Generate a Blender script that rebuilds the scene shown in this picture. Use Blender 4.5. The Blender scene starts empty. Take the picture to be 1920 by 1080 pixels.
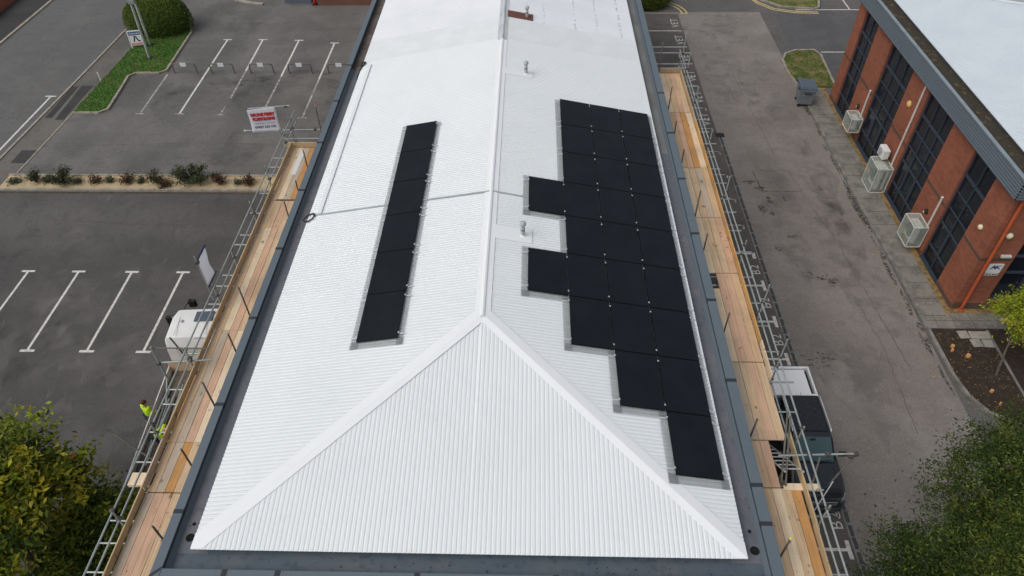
import bpy, bmesh, math, random
import numpy as np
from mathutils import Vector, Matrix
R = math.radians
rng = random.Random(7)
C = bpy.context.scene.collection
sc = bpy.context.scene

# ------------------------------------------------------------------ camera, light, sky
cam = bpy.data.cameras.new('camera'); cam.sensor_width = 36; cam.lens = 24.956
cam.clip_start = 0.1; cam.clip_end = 1000
co = bpy.data.objects.new('camera', cam); C.objects.link(co)
co.matrix_world = Matrix(((0.999662, -0.008149, 0.024691, 0), (0.023236, 0.706118, -0.707713, 0),
                          (-0.011667, 0.708047, 0.706068, 22.4), (0, 0, 0, 1)))
sc.camera = co
w = bpy.data.worlds.new('World'); sc.world = w; w.use_nodes = True
wn = w.node_tree.nodes; wl = w.node_tree.links
sky = wn.new('ShaderNodeTexSky'); sky.sky_type = 'NISHITA'; sky.sun_disc = False
SUN_EL, SUN_AZ = R(52), R(-122)          # azimuth clockwise from +y
sky.sun_elevation = SUN_EL; sky.sun_rotation = SUN_AZ
sky.air_density = 1.0; sky.dust_density = 4.0; sky.ozone_density = 1.0
hs = wn.new('ShaderNodeHueSaturation'); hs.inputs['Saturation'].default_value = 0.36
wl.new(sky.outputs[0], hs.inputs['Color']); wl.new(hs.outputs[0], wn['Background'].inputs['Color'])
wn['Background'].inputs['Strength'].default_value = 0.135
sl = bpy.data.lights.new('sun', 'SUN'); sl.energy = 0.6; sl.angle = R(45); sl.color = (1, .975, .94)
so = bpy.data.objects.new('sun', sl); C.objects.link(so)
sd = Vector((math.sin(SUN_AZ)*math.cos(SUN_EL), math.cos(SUN_AZ)*math.cos(SUN_EL), math.sin(SUN_EL)))
so.rotation_euler = sd.to_track_quat('Z', 'Y').to_euler(); so.location = (0, 0, 60)
sc.view_settings.view_transform = 'Standard'; sc.view_settings.look = 'None'
sc.view_settings.exposure = -0.03; sc.view_settings.gamma = 1

# ------------------------------------------------------------------ materials
def mat(name, col, rough=0.7, metal=0.0, spec=0.4, layers=(), bump=None, stretch=None, alpha=None, emit=None, transl=0):
    """layers: (noise scale, colour, low, high, strength[, detail]) mixed over the base in world space."""
    m = bpy.data.materials.new(name); m.use_nodes = True
    nt = m.node_tree; N = nt.nodes; L = nt.links
    b = N['Principled BSDF']; b.inputs['Roughness'].default_value = rough; b.inputs['Metallic'].default_value = metal
    b.inputs['Specular IOR Level'].default_value = spec
    b.inputs['Base Color'].default_value = (*col, 1)
    vec = None
    if layers or bump:
        g = N.new('ShaderNodeNewGeometry'); vec = g.outputs['Position']
    last = None
    for i, ly in enumerate(layers):
        s, c2, lo, hi, k = ly[:5]; det = ly[5] if len(ly) > 5 else 4; st = ly[6] if len(ly) > 6 else stretch
        v = vec
        mp = N.new('ShaderNodeMapping'); mp.inputs['Scale'].default_value = st or (1, 1, 1)
        mp.inputs['Location'].default_value = (i*13.7, i*7.1, i*3.3)
        L.new(vec, mp.inputs['Vector']); v = mp.outputs[0]
        n = N.new('ShaderNodeTexNoise'); n.inputs['Scale'].default_value = s; n.inputs['Detail'].default_value = det
        L.new(v, n.inputs['Vector'])
        r = N.new('ShaderNodeMapRange'); r.inputs['From Min'].default_value = lo; r.inputs['From Max'].default_value = hi
        r.inputs['To Max'].default_value = k
        L.new(n.outputs['Fac'], r.inputs['Value'])
        x = N.new('ShaderNodeMix'); x.data_type = 'RGBA'
        L.new(r.outputs[0], x.inputs['Factor'])
        if last: L.new(last, x.inputs['A'])
        else: x.inputs['A'].default_value = (*col, 1)
        x.inputs['B'].default_value = (*c2, 1); last = x.outputs['Result']
    if last: L.new(last, b.inputs['Base Color'])
    if bump:
        n = N.new('ShaderNodeTexNoise'); n.inputs['Scale'].default_value = bump[0]; n.inputs['Detail'].default_value = 4
        L.new(vec, n.inputs['Vector'])
        bp = N.new('ShaderNodeBump'); bp.inputs['Strength'].default_value = bump[1]; bp.inputs['Distance'].default_value = bump[2] if len(bump) > 2 else .02
        L.new(n.outputs['Fac'], bp.inputs['Height']); L.new(bp.outputs[0], b.inputs['Normal'])
    if transl:
        t = N.new('ShaderNodeBsdfTranslucent'); ms = N.new('ShaderNodeMixShader'); ms.inputs[0].default_value = transl
        if last: L.new(last, t.inputs['Color'])
        else: t.inputs['Color'].default_value = (*col, 1)
        L.new(b.outputs[0], ms.inputs[1]); L.new(t.outputs[0], ms.inputs[2]); L.new(ms.outputs[0], N['Material Output'].inputs['Surface'])
    if alpha is not None: b.inputs['Alpha'].default_value = alpha
    return m

def asphalt(name, a, b, c, streak, sx):
    dk = tuple(v*.62 for v in a); lt = tuple(v*1.5 for v in a)
    return mat(name, a, .9, spec=.25, layers=(
        (.16, b, .36, .6, .85, 6), (.42, c, .47, .66, .85, 7), (.3, streak, .45, .68, .8, 6, sx), (.9, dk, .53, .74, .55, 7, tuple(1.6-v for v in sx)),
        (3.2, dk, .52, .74, .5, 8), (5.5, lt, .54, .74, .35, 6), (16, dk, .5, .68, .6, 4), (21, lt, .52, .7, .6, 4), (44, lt, .52, .68, .5, 2), (37, dk, .52, .68, .5, 2)),
        bump=(40, .3, .012))
M = {}
M['lot_new'] = asphalt('asphalt_dark', (.09, .085, .081), (.064, .061, .06), (.122, .116, .109), (.138, .131, .123), (.25, 1, 1))
M['lot_old'] = asphalt('asphalt_grey', (.136, .13, .122), (.084, .081, .078), (.182, .174, .163), (.195, .186, .174), (1, .3, 1))
M['street'] = asphalt('asphalt_street', (.13, .13, .125), (.105, .106, .104), (.155, .152, .144), (.15, .148, .142), (1, .15, 1))
M['footway'] = asphalt('asphalt_footway', (.125, .118, .108), (.085, .082, .078), (.18, .165, .14), (.17, .16, .142), (1, .3, 1))
M['yard'] = asphalt('asphalt_brown', (.228, .203, .183), (.165, .149, .137), (.285, .262, .242), (.275, .252, .232), (1, .25, 1))
M['bay'] = asphalt('asphalt_bay', (.12, .106, .098), (.085, .076, .071), (.155, .14, .13), (.145, .133, .122), (1, .4, 1))
M['patch'] = asphalt('asphalt_patch', (.1, .1, .102), (.08, .08, .083), (.125, .122, .122), (.13, .13, .13), (1, .4, 1))
M['patch_dark'] = asphalt('asphalt_patch_dark', (.052, .05, .048), (.04, .04, .04), (.07, .066, .062), (.07, .068, .065), (1, .4, 1))
M['dirt'] = mat('damp_dirt', (.06, .052, .042), .95, layers=((6, (.11, .095, .07), .45, .65, .8, 6),))
M['ground'] = asphalt('asphalt_far', (.12, .113, .106), (.1, .095, .09), (.15, .14, .13), (.14, .135, .125), (1, .5, 1))
M['paint'] = mat('road_paint', (.7, .68, .64), .8, layers=((9, (.36, .34, .31), .48, .66, .75, 8), (60, (.3, .28, .26), .55, .7, .7, 4)))
M['paint_worn'] = mat('road_paint_worn', (.52, .5, .47), .8, layers=((5, (.16, .15, .14), .42, .58, .9, 8), (40, (.2, .19, .18), .5, .66, .8, 4)))
M['paint_yellow'] = mat('road_paint_yellow', (.62, .47, .2), .8, layers=((9, (.3, .25, .15), .48, .66, .75, 8),))
M['concrete'] = mat('kerb_concrete', (.36, .32, .26), .9, layers=((3, (.2, .18, .14), .4, .65, .8, 6), (30, (.46, .42, .35), .5, .7, .6)), bump=(40, .3))
M['stain'] = mat('oil_stain', (.085, .076, .068), .9, layers=((9, (.12, .108, .096), .45, .65, .8, 5),))
def ragged(m, sc_=7, lo=.4, hi=.62, k=.8):
    N = m.node_tree.nodes; L = m.node_tree.links; g = N.new('ShaderNodeNewGeometry'); n = N.new('ShaderNodeTexNoise'); n.inputs['Scale'].default_value = sc_; n.inputs['Detail'].default_value = 6
    r = N.new('ShaderNodeMapRange'); r.inputs['From Min'].default_value = lo; r.inputs['From Max'].default_value = hi; r.inputs['To Max'].default_value = k
    L.new(g.outputs['Position'], n.inputs['Vector']); L.new(n.outputs['Fac'], r.inputs['Value']); L.new(r.outputs[0], N['Principled BSDF'].inputs['Alpha'])
ragged(M['stain'])
M['worn_light'] = mat('worn_tarmac', (.25, .235, .22), .9); ragged(M['worn_light'], 1.1, .44, .75, .42)
M['worn_dark'] = mat('damp_tarmac', (.06, .057, .055), .9); ragged(M['worn_dark'], .9, .42, .75, .26)
M['concrete_grey'] = mat('kerb_concrete_grey', (.25, .235, .21), .9, layers=((2.5, (.12, .115, .1), .4, .62, .85, 6), (30, (.36, .34, .3), .52, .7, .6)), bump=(40, .3))
M['soil'] = mat('soil', (.035, .023, .016), 1, layers=((5, (.07, .05, .034), .5, .7, .8, 6), (45, (.14, .11, .08), .6, .72, .7, 3)), bump=(25, .8, .04))
M['gravel'] = mat('golden_gravel', (.56, .43, .25), .95, layers=((4, (.42, .33, .2), .4, .65, .7, 6), (60, (.25, .18, .1), .52, .68, .7, 3), (40, (.75, .63, .45), .55, .7, .7, 2)), bump=(60, .8, .03))
M['turf'] = mat('turf', (.06, .15, .022), 1, layers=((1.5, (.1, .17, .035), .45, .7, .8, 6), (2.2, (.17, .13, .055), .56, .72, .75, 7)), bump=(50, .8, .04))
M['turf_dry'] = mat('turf_dry', (.1, .135, .03), 1, layers=((1.2, (.3, .23, .11), .44, .66, .9, 6), (12, (.05, .08, .018), .5, .7, .7, 5)), bump=(50, .8, .04))
def leafmat(n, c, t=.35): return mat(n, c, .7, spec=.12, layers=((1.3, tuple(v*.6 for v in c), .42, .66, .6, 3), (7, tuple(min(1, v*1.3) for v in c), .5, .75, .5, 2)), transl=t)
M['leaf_dark'] = leafmat('leaf_dark', (.066, .11, .024)); M['leaf_mid'] = leafmat('leaf_mid', (.19, .25, .045))
M['leaf_yellow'] = leafmat('leaf_yellow', (.56, .5, .05)); M['leaf_bright'] = leafmat('leaf_bright', (.4, .48, .04))
M['leaf_orange'] = leafmat('leaf_orange', (.38, .14, .03)); M['leaf_hedge'] = leafmat('leaf_hedge', (.085, .135, .03), .1)
M['leaf_red'] = leafmat('leaf_red', (.1, .04, .028), .1); M['leaf_grey'] = leafmat('leaf_grey', (.12, .14, .085), .1)
M['leaf_olive'] = leafmat('leaf_olive', (.27, .29, .045)); M['leaf_litter'] = leafmat('leaf_litter', (.42, .27, .1), 0)
M['leaf_deep'] = leafmat('leaf_deep', (.042, .066, .02), .25); M['leaf_soft'] = leafmat('leaf_soft', (.13, .155, .03)); M['leaf_shrub'] = leafmat('leaf_shrub', (.05, .064, .034), .15)
M['bark'] = mat('bark', (.16, .13, .1), .95, layers=((8, (.08, .07, .055), .4, .65, .8, 6),), bump=(20, .8, .03))
M['roof_white'] = mat('white_roof_coating', (.765, .795, .8), .42, spec=.5, layers=((.5, (.73, .765, .77), .4, .7, .8, 5), (3, (.7, .72, .73), .6, .8, .5, 6), (45, (.6, .62, .62), .68, .8, .4, 2)))
M['roof_cap'] = mat('white_cap_coating', (.86, .875, .88), .4, spec=.5, layers=((1.3, (.82, .84, .845), .4, .7, .7, 5),))
M['roof_old'] = mat('weathered_roof_coating', (.79, .81, .83), .5, layers=((.6, (.73, .755, .78), .4, .65, .8, 6), (7, (.56, .58, .6), .62, .78, .6, 6), (26, (.5, .52, .54), .62, .75, .5, 3)))
M['roof_grime'] = mat('grimy_roof_coating', (.72, .745, .75), .55, layers=((1.2, (.77, .795, .8), .45, .65, .8, 6), (14, (.62, .63, .63), .55, .72, .5, 4)))
M['cap_old'] = mat('weathered_cap', (.56, .585, .6), .55, layers=((3, (.38, .4, .41), .48, .68, .8, 6, (3, .4, 1)),))
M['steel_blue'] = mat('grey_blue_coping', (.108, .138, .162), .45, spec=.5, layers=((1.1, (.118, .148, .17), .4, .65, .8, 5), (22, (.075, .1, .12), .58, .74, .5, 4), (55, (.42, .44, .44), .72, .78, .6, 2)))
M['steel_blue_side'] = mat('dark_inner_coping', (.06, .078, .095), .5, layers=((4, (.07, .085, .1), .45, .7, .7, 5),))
M['strap'] = mat('dark_joint_strap', (.03, .032, .037), .6)
M['gutter'] = mat('gutter_liner', (.13, .138, .162), .45, spec=.5, layers=((.9, (.17, .17, .185), .42, .66, .9, 6), (4, (.1, .105, .118), .5, .7, .7, 6), (18, (.2, .18, .15), .64, .76, .5, 4), (50, (.03, .03, .03), .7, .76, .7, 2)))
M['gutter_front'] = mat('gutter_liner_front', (.09, .118, .145), .4, spec=.4, layers=((1.2, (.118, .135, .15), .45, .66, .9, 6), (6, (.052, .073, .092), .52, .7, .7, 6), (50, (.03, .03, .03), .71, .77, .7, 2)))
M['gutter_old'] = mat('gutter_stained', (.15, .125, .11), .8, layers=((1.2, (.085, .065, .055), .42, .62, .9, 6), (3, (.13, .06, .045), .55, .7, .7, 6), (5, (.25, .235, .22), .55, .72, .7, 6)))
M['gutter_conc'] = mat('gutter_pale', (.2, .2, .195), .75, layers=((.8, (.15, .148, .142), .4, .65, .9, 6), (4, (.2, .17, .12), .58, .74, .7, 6), (50, (.05, .045, .03), .7, .77, .7, 2)))
M['hole'] = mat('outlet_dark', (.008, .008, .01), .9)
M['pv'] = mat('solar_cell_black', (.0078, .0098, .014), .5, spec=.16, layers=((1.5, (.012, .0142, .019), .4, .7, .8, 4),))
M['pv_frame'] = mat('solar_frame_black', (.005, .005, .006), .5, spec=.2)
M['alu'] = mat('aluminium', (.72, .73, .74), .3, metal=.6)
M['vent'] = mat('vent_grey', (.42, .45, .47), .5, layers=((9, (.33, .36, .38), .45, .7, .7, 4),))
M['vent_band'] = mat('vent_band', (.2, .215, .23), .5)
M['rust'] = mat('rusty_sheet', (.17, .062, .05), .85, layers=((6, (.11, .06, .045), .45, .65, .8, 6),))
M['galv'] = mat('galvanised_tube', (.36, .4, .385), .45, metal=.35, layers=((5, (.27, .29, .28), .45, .65, .7, 5), (2, (.45, .5, .47), .5, .7, .7, 4)))
M['galv_dark'] = mat('weathered_tube', (.17, .16, .14), .6, metal=.3, layers=((6, (.1, .09, .075), .45, .65, .8, 5),))
M['coupler'] = mat('coupler_iron', (.09, .08, .065), .7, metal=.4, layers=((20, (.2, .19, .16), .5, .7, .7, 4),))
def wood(n, c, d): return mat(n, c, .8, spec=.25, layers=(
    (1.6, d, .4, .66, .8, 6, (9, .5, 1)), (4.5, tuple(v*.66 for v in c), .47, .7, .75, 7, (9, .25, 1)), (1.1, tuple(min(1, v*1.2) for v in c), .45, .7, .75, 5),
    (.9, tuple((v*.6+.06) for v in c), .54, .74, .6, 7), (3.4, tuple(v*.3 for v in c), .68, .73, .8, 2, (1.6, 1, 1)), (13, tuple(v*.35 for v in c), .7, .75, .7, 2, (1.4, .8, 1))), bump=(14, .12, .01))
W = [wood('plank_tan', (.62, .44, .27), (.72, .55, .37)), wood('plank_orange', (.56, .29, .1), (.62, .35, .15)),
     wood('plank_pink', (.64, .41, .27), (.7, .48, .34)), wood('plank_pale', (.78, .62, .42), (.82, .68, .5)),
     wood('plank_grey', (.53, .43, .32), (.6, .5, .39))]
WT = wood('toe_board_wood', (.5, .38, .22), (.56, .44, .28))
WO = wood('toe_board_orange', (.62, .37, .14), (.66, .42, .19))
def brick(n, a, b, mo):
    m = bpy.data.materials.new(n); m.use_nodes = True; nt = m.node_tree; N = nt.nodes; L = nt.links
    g = N.new('ShaderNodeNewGeometry'); s = N.new('ShaderNodeSeparateXYZ'); L.new(g.outputs['Position'], s.inputs[0])
    ad = N.new('ShaderNodeMath'); L.new(s.outputs[0], ad.inputs[0]); L.new(s.outputs[1], ad.inputs[1])
    cb = N.new('ShaderNodeCombineXYZ'); L.new(ad.outputs[0], cb.inputs[0]); L.new(s.outputs[2], cb.inputs[1])
    t = N.new('ShaderNodeTexBrick'); L.new(cb.outputs[0], t.inputs['Vector'])
    t.inputs['Color1'].default_value = (*a, 1); t.inputs['Color2'].default_value = (*b, 1); t.inputs['Mortar'].default_value = (*mo, 1)
    t.inputs['Scale'].default_value = 1; t.inputs['Brick Width'].default_value = .225; t.inputs['Row Height'].default_value = .075; t.inputs['Mortar Size'].default_value = .008
    n1 = N.new('ShaderNodeTexNoise'); n1.inputs['Scale'].default_value = 1.1; n1.inputs['Detail'].default_value = 6; L.new(g.outputs['Position'], n1.inputs['Vector'])
    r = N.new('ShaderNodeMapRange'); r.inputs['From Min'].default_value = .35; r.inputs['From Max'].default_value = .7; r.inputs['To Min'].default_value = .86; r.inputs['To Max'].default_value = 1.08
    L.new(n1.outputs['Fac'], r.inputs['Value'])
    mx = N.new('ShaderNodeVectorMath'); mx.operation = 'SCALE'; L.new(t.outputs['Color'], mx.inputs[0]); L.new(r.outputs[0], mx.inputs['Scale'])
    p = N['Principled BSDF']; L.new(mx.outputs[0], p.inputs['Base Color']); p.inputs['Roughness'].default_value = .9
    return m
M['brick'] = brick('red_brick', (.385, .112, .05), (.28, .076, .036), (.16, .11, .085))
M['brick_dark'] = brick('dark_brick', (.14, .07, .05), (.1, .055, .042), (.12, .09, .075))
M['brick_main'] = brick('brown_brick', (.2, .08, .05), (.17, .07, .045), (.16, .11, .09))
M['fascia'] = mat('fascia_sheet', (.12, .148, .175), .4, spec=.5)
M['fascia_cap'] = mat('fascia_cap', (.24, .29, .32), .4, spec=.5, layers=((2, (.19, .23, .26), .45, .65, .7, 5),))
M['debris'] = mat('gutter_debris', (.05, .042, .03), 1, layers=((4, (.15, .11, .06), .56, .68, .9, 6), (14, (.04, .032, .022), .5, .65, .8, 5)), bump=(25, .9, .04))
M['roof_far'] = mat('pale_blue_roof', (.62, .68, .72), .4, spec=.5, layers=((.7, (.57, .63, .68), .4, .7, .8, 5), (4, (.55, .59, .62), .58, .75, .6, 6)))
M['roof_far_dull'] = mat('grey_roof', (.42, .46, .48), .5, layers=((.7, (.38, .42, .44), .4, .7, .8, 5),))
M['glass'] = mat('dark_glass', (.008, .012, .019), .07, spec=.55, layers=((.7, (.016, .022, .032), .4, .65, .8, 3),))
M['win_frame'] = mat('window_frame', (.042, .054, .074), .4, spec=.5)
M['cage'] = mat('cage_white', (.62, .64, .6), .5, layers=((4, (.48, .52, .46), .45, .65, .8, 5),))
M['cage_mesh'] = mat('cage_mesh', (.5, .56, .5), .6, alpha=.42, layers=((3, (.36, .42, .33), .45, .65, .8, 5),))
M['ac'] = mat('ac_casing', (.72, .72, .68), .5); M['grille'] = mat('ac_grille', (.06, .07, .07), .6)
M['pipe'] = mat('white_pipe', (.62, .56, .52), .5); M['pipe_orange'] = mat('orange_downpipe', (.5, .11, .04), .5, layers=((3, (.42, .085, .035), .4, .7, .8, 4),))
M['lamp_cream'] = mat('lamp_cream', (.78, .72, .52), .4); M['lamp_amber'] = mat('lamp_amber', (.72, .48, .16), .4)
M['white'] = mat('white_paint', (.8, .8, .78), .4, spec=.5, layers=((2, (.72, .72, .7), .45, .7, .7, 5),))
M['white_cloth'] = mat('banner_white', (.88, .89, .92), .6, layers=((3, (.82, .84, .88), .45, .65, .7, 4),), transl=.5)
M['cover_white'] = mat('load_cover_white', (.92, .92, .92), .35)
M['navy'] = mat('navy_hem', (.02, .03, .07), .6); M['red'] = mat('red_letter', (.6, .03, .03), .6)
M['maroon'] = mat('red_letter_shade', (.12, .008, .01), .6)
M['ink'] = mat('dark_letter', (.03, .04, .075), .6); M['ink_green'] = mat('script_letter', (.12, .2, .22), .6)
M['blue'] = mat('blue_letter', (.03, .09, .36), .6); M['header_blue'] = mat('sign_blue', (.03, .08, .24), .5); M['pink'] = mat('sign_pink', (.62, .34, .36), .5)
M['black'] = mat('black_plastic', (.012, .012, .013), .5); M['tyre'] = mat('tyre_rubber', (.015, .015, .015), .85)
M['car_paint'] = mat('charcoal_car_paint', (.017, .02, .026), .22, spec=.7); M['car_glass'] = mat('car_glass', (.085, .14, .155), .06, spec=.9)
M['car_roof'] = mat('wet_black_roof', (.013, .014, .018), .2, spec=.6, layers=((6, (.03, .033, .038), .5, .65, .8, 5, (1, 3, 1)),))
M['chrome'] = mat('chrome', (.6, .6, .62), .2, metal=.9); M['silver'] = mat('silver_rail', (.72, .74, .76), .3, metal=.3)
M['bin'] = mat('bin_grey', (.2, .225, .245), .5, layers=((3, (.15, .17, .19), .45, .7, .7, 4),)); M['bin_lid'] = mat('bin_lid', (.085, .11, .145), .4)
M['hivis'] = mat('hivis_yellow', (.55, .85, .02), .7); M['skin'] = mat('skin', (.5, .3, .22), .6); M['hair'] = mat('reddish_hair', (.1, .04, .025), .8)
M['trousers'] = mat('dark_trousers', (.03, .033, .04), .9); M['tape'] = mat('reflective_tape', (.6, .62, .62), .4)
M['pole'] = mat('galvanised_pole', (.42, .45, .42), .5, layers=((3, (.27, .29, .26), .45, .65, .7, 4),))
M['plate'] = mat('number_plate_white', (.7, .74, .76), .5); M['cone'] = mat('cone_red', (.62, .03, .025), .5)
M['grate'] = mat('drain_grate', (.06, .068, .08), .6, metal=.3, layers=((9, (.09, .095, .1), .5, .65, .7, 4),))
M['stump'] = mat('stump_wood', (.62, .33, .13), .9, layers=((9, (.55, .22, .06), .45, .65, .8, 4),))
M['slab'] = mat('paving_slab', (.36, .34, .29), .9, layers=((3, (.24, .225, .19), .45, .65, .8, 6),), bump=(40, .3))
M['paving'] = mat('concrete_paving', (.235, .22, .19), .92, layers=((1.4, (.14, .135, .115), .42, .62, .9, 6), (9, (.3, .29, .255), .52, .68, .7, 5), (40, (.42, .4, .36), .66, .74, .7, 3)), bump=(35, .3))
M['moss'] = mat('moss_leaf_strip', (.3, .19, .075), 1, layers=((5, (.13, .1, .045), .45, .6, .9, 6), (30, (.45, .3, .12), .55, .7, .7, 3)), bump=(30, .8, .03))
M['yellow_cap'] = mat('yellow_cap', (.75, .62, .03), .5); M['red_cap'] = mat('red_cap', (.6, .12, .1), .5); M['white_cap'] = mat('white_tube_cap', (.75, .75, .74), .5)
def guard_mat():
    m = bpy.data.materials.new('wire_mesh'); m.use_nodes = True; N = m.node_tree.nodes; L = m.node_tree.links
    b = N['Principled BSDF']; b.inputs['Base Color'].default_value = (.16, .18, .19, 1); b.inputs['Roughness'].default_value = .6
    g = N.new('ShaderNodeNewGeometry'); s = N.new('ShaderNodeSeparateXYZ'); L.new(g.outputs['Position'], s.inputs[0])
    last = None
    for ax in (0, 1):     # 12.5 mm welded wire grid
        a = N.new('ShaderNodeMath'); a.operation = 'MODULO'; L.new(s.outputs[ax], a.inputs[0]); a.inputs[1].default_value = .0125
        ab = N.new('ShaderNodeMath'); ab.operation = 'ABSOLUTE'; L.new(a.outputs[0], ab.inputs[0])
        lt = N.new('ShaderNodeMath'); lt.operation = 'LESS_THAN'; L.new(ab.outputs[0], lt.inputs[0]); lt.inputs[1].default_value = .0026
        if last:
            mx = N.new('ShaderNodeMath'); mx.operation = 'MAXIMUM'; L.new(last, mx.inputs[0]); L.new(lt.outputs[0], mx.inputs[1]); last = mx.outputs[0]
        else: last = lt.outputs[0]
    L.new(last, b.inputs['Alpha'])
    return m
M['guard'] = guard_mat()

# ------------------------------------------------------------------ mesh building
class MB:
    def __init__(s): s.v = []; s.f = []; s.mi = []; s.cur = 0
    def add(s, vs, fs):
        o = len(s.v); s.v += [tuple(p) for p in vs]
        for f in fs: s.f.append(tuple(i+o for i in f)); s.mi.append(s.cur)
        return s
    def box(s, x0, x1, y0, y1, z0, z1, M4=None):
        vs = [(x, y, z) for z in (z0, z1) for y in (y0, y1) for x in (x0, x1)]
        if M4 is not None: vs = [M4 @ Vector(p) for p in vs]
        return s.add(vs, [(0, 2, 3, 1), (4, 5, 7, 6), (0, 1, 5, 4), (2, 6, 7, 3), (0, 4, 6, 2), (1, 3, 7, 5)])
    def bbox(s, x0, x1, y0, y1, z0, z1, b=.02, M4=None):
        """box with chamfered edges"""
        bm = bmesh.new(); bmesh.ops.create_cube(bm, size=1)
        for v in bm.verts: v.co = ((x0+x1)/2+v.co.x*(x1-x0), (y0+y1)/2+v.co.y*(y1-y0), (z0+z1)/2+v.co.z*(z1-z0))
        bmesh.ops.bevel(bm, geom=list(bm.edges), offset=b, segments=2, affect='EDGES', profile=.5)
        vs = [v.co.copy() if M4 is None else M4 @ v.co for v in bm.verts]; bm.verts.index_update()
        s.add(vs, [tuple(v.index for v in f.verts) for f in bm.faces]); bm.free(); return s
    def tube(s, p0, p1, r, n=8, r1=None, caps=True):
        p0 = Vector(p0); p1 = Vector(p1); d = (p1-p0).normalized(); r1 = r if r1 is None else r1
        a = d.orthogonal().normalized(); b = d.cross(a)
        vs = []
        for p, q in ((p0, r), (p1, r1)):
            for i in range(n): t = 2*math.pi*i/n; vs.append(p+(a*math.cos(t)+b*math.sin(t))*q)
        fs = [(i, (i+1) % n, n+(i+1) % n, n+i) for i in range(n)]
        if caps: fs += [tuple(range(n-1, -1, -1)), tuple(range(n, 2*n))]
        return s.add(vs, fs)
    def path(s, pts, r, n=6):
        for a, b in zip(pts, pts[1:]): s.tube(a, b, r, n)
        return s
    def lathe(s, prof, c, n=16):
        vs = []; fs = []
        for r, z in prof:
            for i in range(n): t = 2*math.pi*i/n; vs.append((c[0]+r*math.cos(t), c[1]+r*math.sin(t), c[2]+z))
        for k in range(len(prof)-1):
            for i in range(n): fs.append((k*n+i, k*n+(i+1) % n, (k+1)*n+(i+1) % n, (k+1)*n+i))
        fs.append(tuple(range(n-1, -1, -1))); fs.append(tuple(range((len(prof)-1)*n, len(prof)*n)))
        return s.add(vs, fs)
    def prism(s, poly, z0, z1):
        n = len(poly)
        vs = [(x, y, z0) for x, y in poly]+[(x, y, z1) for x, y in poly]
        return s.add(vs, [tuple(range(n-1, -1, -1)), tuple(range(n, 2*n))]+[(i, (i+1) % n, n+(i+1) % n, n+i) for i in range(n)])
    def sheet(s, poly, z): return s.add([(x, y, z) for x, y in poly], [tuple(range(len(poly)))])
    def loft(s, secs):
        n = len(secs[0]); vs = [p for q in secs for p in q]; fs = []
        for k in range(len(secs)-1):
            for i in range(n): fs.append((k*n+i, k*n+(i+1) % n, (k+1)*n+(i+1) % n, (k+1)*n+i))
        fs.append(tuple(range(n-1, -1, -1))); fs.append(tuple(range((len(secs)-1)*n, len(secs)*n)))
        return s.add(vs, fs)
    def ribbon(s, pts, w, z0, z1):
        """kerb along a polyline: rectangular section of width w"""
        pts = [Vector((p[0], p[1])) for p in pts]; L = []; Rr = []
        for i, p in enumerate(pts):
            a = pts[max(i-1, 0)]; b = pts[min(i+1, len(pts)-1)]; d = (b-a).normalized(); n = Vector((-d.y, d.x))
            L.append(p+n*w/2); Rr.append(p-n*w/2)
        k = len(pts); vs = [(*q, z) for z in (z0, z1) for q in L+Rr]; fs = []
        for i in range(k-1):
            fs += [(i, k+i, k+i+1, i+1), (2*k+i, 2*k+i+1, 3*k+i+1, 3*k+i), (i, i+1, 2*k+i+1, 2*k+i), (k+i, 3*k+i, 3*k+i+1, k+i+1)]
        fs += [(0, 2*k, 3*k, k), (k-1, 2*k-1, 4*k-1, 3*k-1)]
        return s.add(vs, fs)
    def build(s, name, m, parent=None, smooth=False, off=None, fix=True):
        me = bpy.data.meshes.new(name)
        o3 = Vector(off) if off is not None else Vector((0, 0, 0))
        me.from_pydata([tuple(Vector(p)-o3) for p in s.v], [], s.f)
        for q in (m if isinstance(m, (list, tuple)) else [m]): me.materials.append(q)
        if max(s.mi, default=0): me.polygons.foreach_set('material_index', s.mi)
        if smooth: me.polygons.foreach_set('use_smooth', [True]*len(s.f))
        me.update()
        if fix:
            bm = bmesh.new(); bm.from_mesh(me); bmesh.ops.recalc_face_normals(bm, faces=bm.faces); bm.to_mesh(me); bm.free()
        o = bpy.data.objects.new(name, me); C.objects.link(o)
        if parent is not None: o.parent = parent
        return o
def smooth_by_angle(o, a=40):
    me = o.data; me.polygons.foreach_set('use_smooth', [True]*len(me.polygons))
    bm = bmesh.new(); bm.from_mesh(me)
    for e in bm.edges:
        e.smooth = not (len(e.link_faces) == 2 and e.calc_face_angle(0) > R(a))
    bm.to_mesh(me); bm.free(); return o
def tag(o, label=None, cat=None, group=None, kind=None):
    if label: o['label'] = label
    if cat: o['category'] = cat
    if group: o['group'] = group
    if kind: o['kind'] = kind
    return o
def thing(name, label, cat, loc=(0, 0, 0), rz=0, group=None):
    o = bpy.data.objects.new(name, None); C.objects.link(o); o.location = loc; o.rotation_euler = (0, 0, rz)
    o.empty_display_size = .2
    return tag(o, label, cat, group)
def wpart(mb, name, m, t, parent=None, smooth=False, fix=True):
    """mesh drawn in world coordinates, parented to thing t (unrotated), or to a part of it"""
    return mb.build(name, m, parent or t, smooth, off=t.location, fix=fix)
def solo(mb, name, m, label, cat, base, group=None, smooth=False):
    o = mb.build(name, m, None, smooth, off=base); o.location = base; return tag(o, label, cat, group)
def struct(mb, name, m, smooth=False, label=None):
    o = mb.build(name, m, None, smooth); o['kind'] = 'structure'; return o
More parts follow.
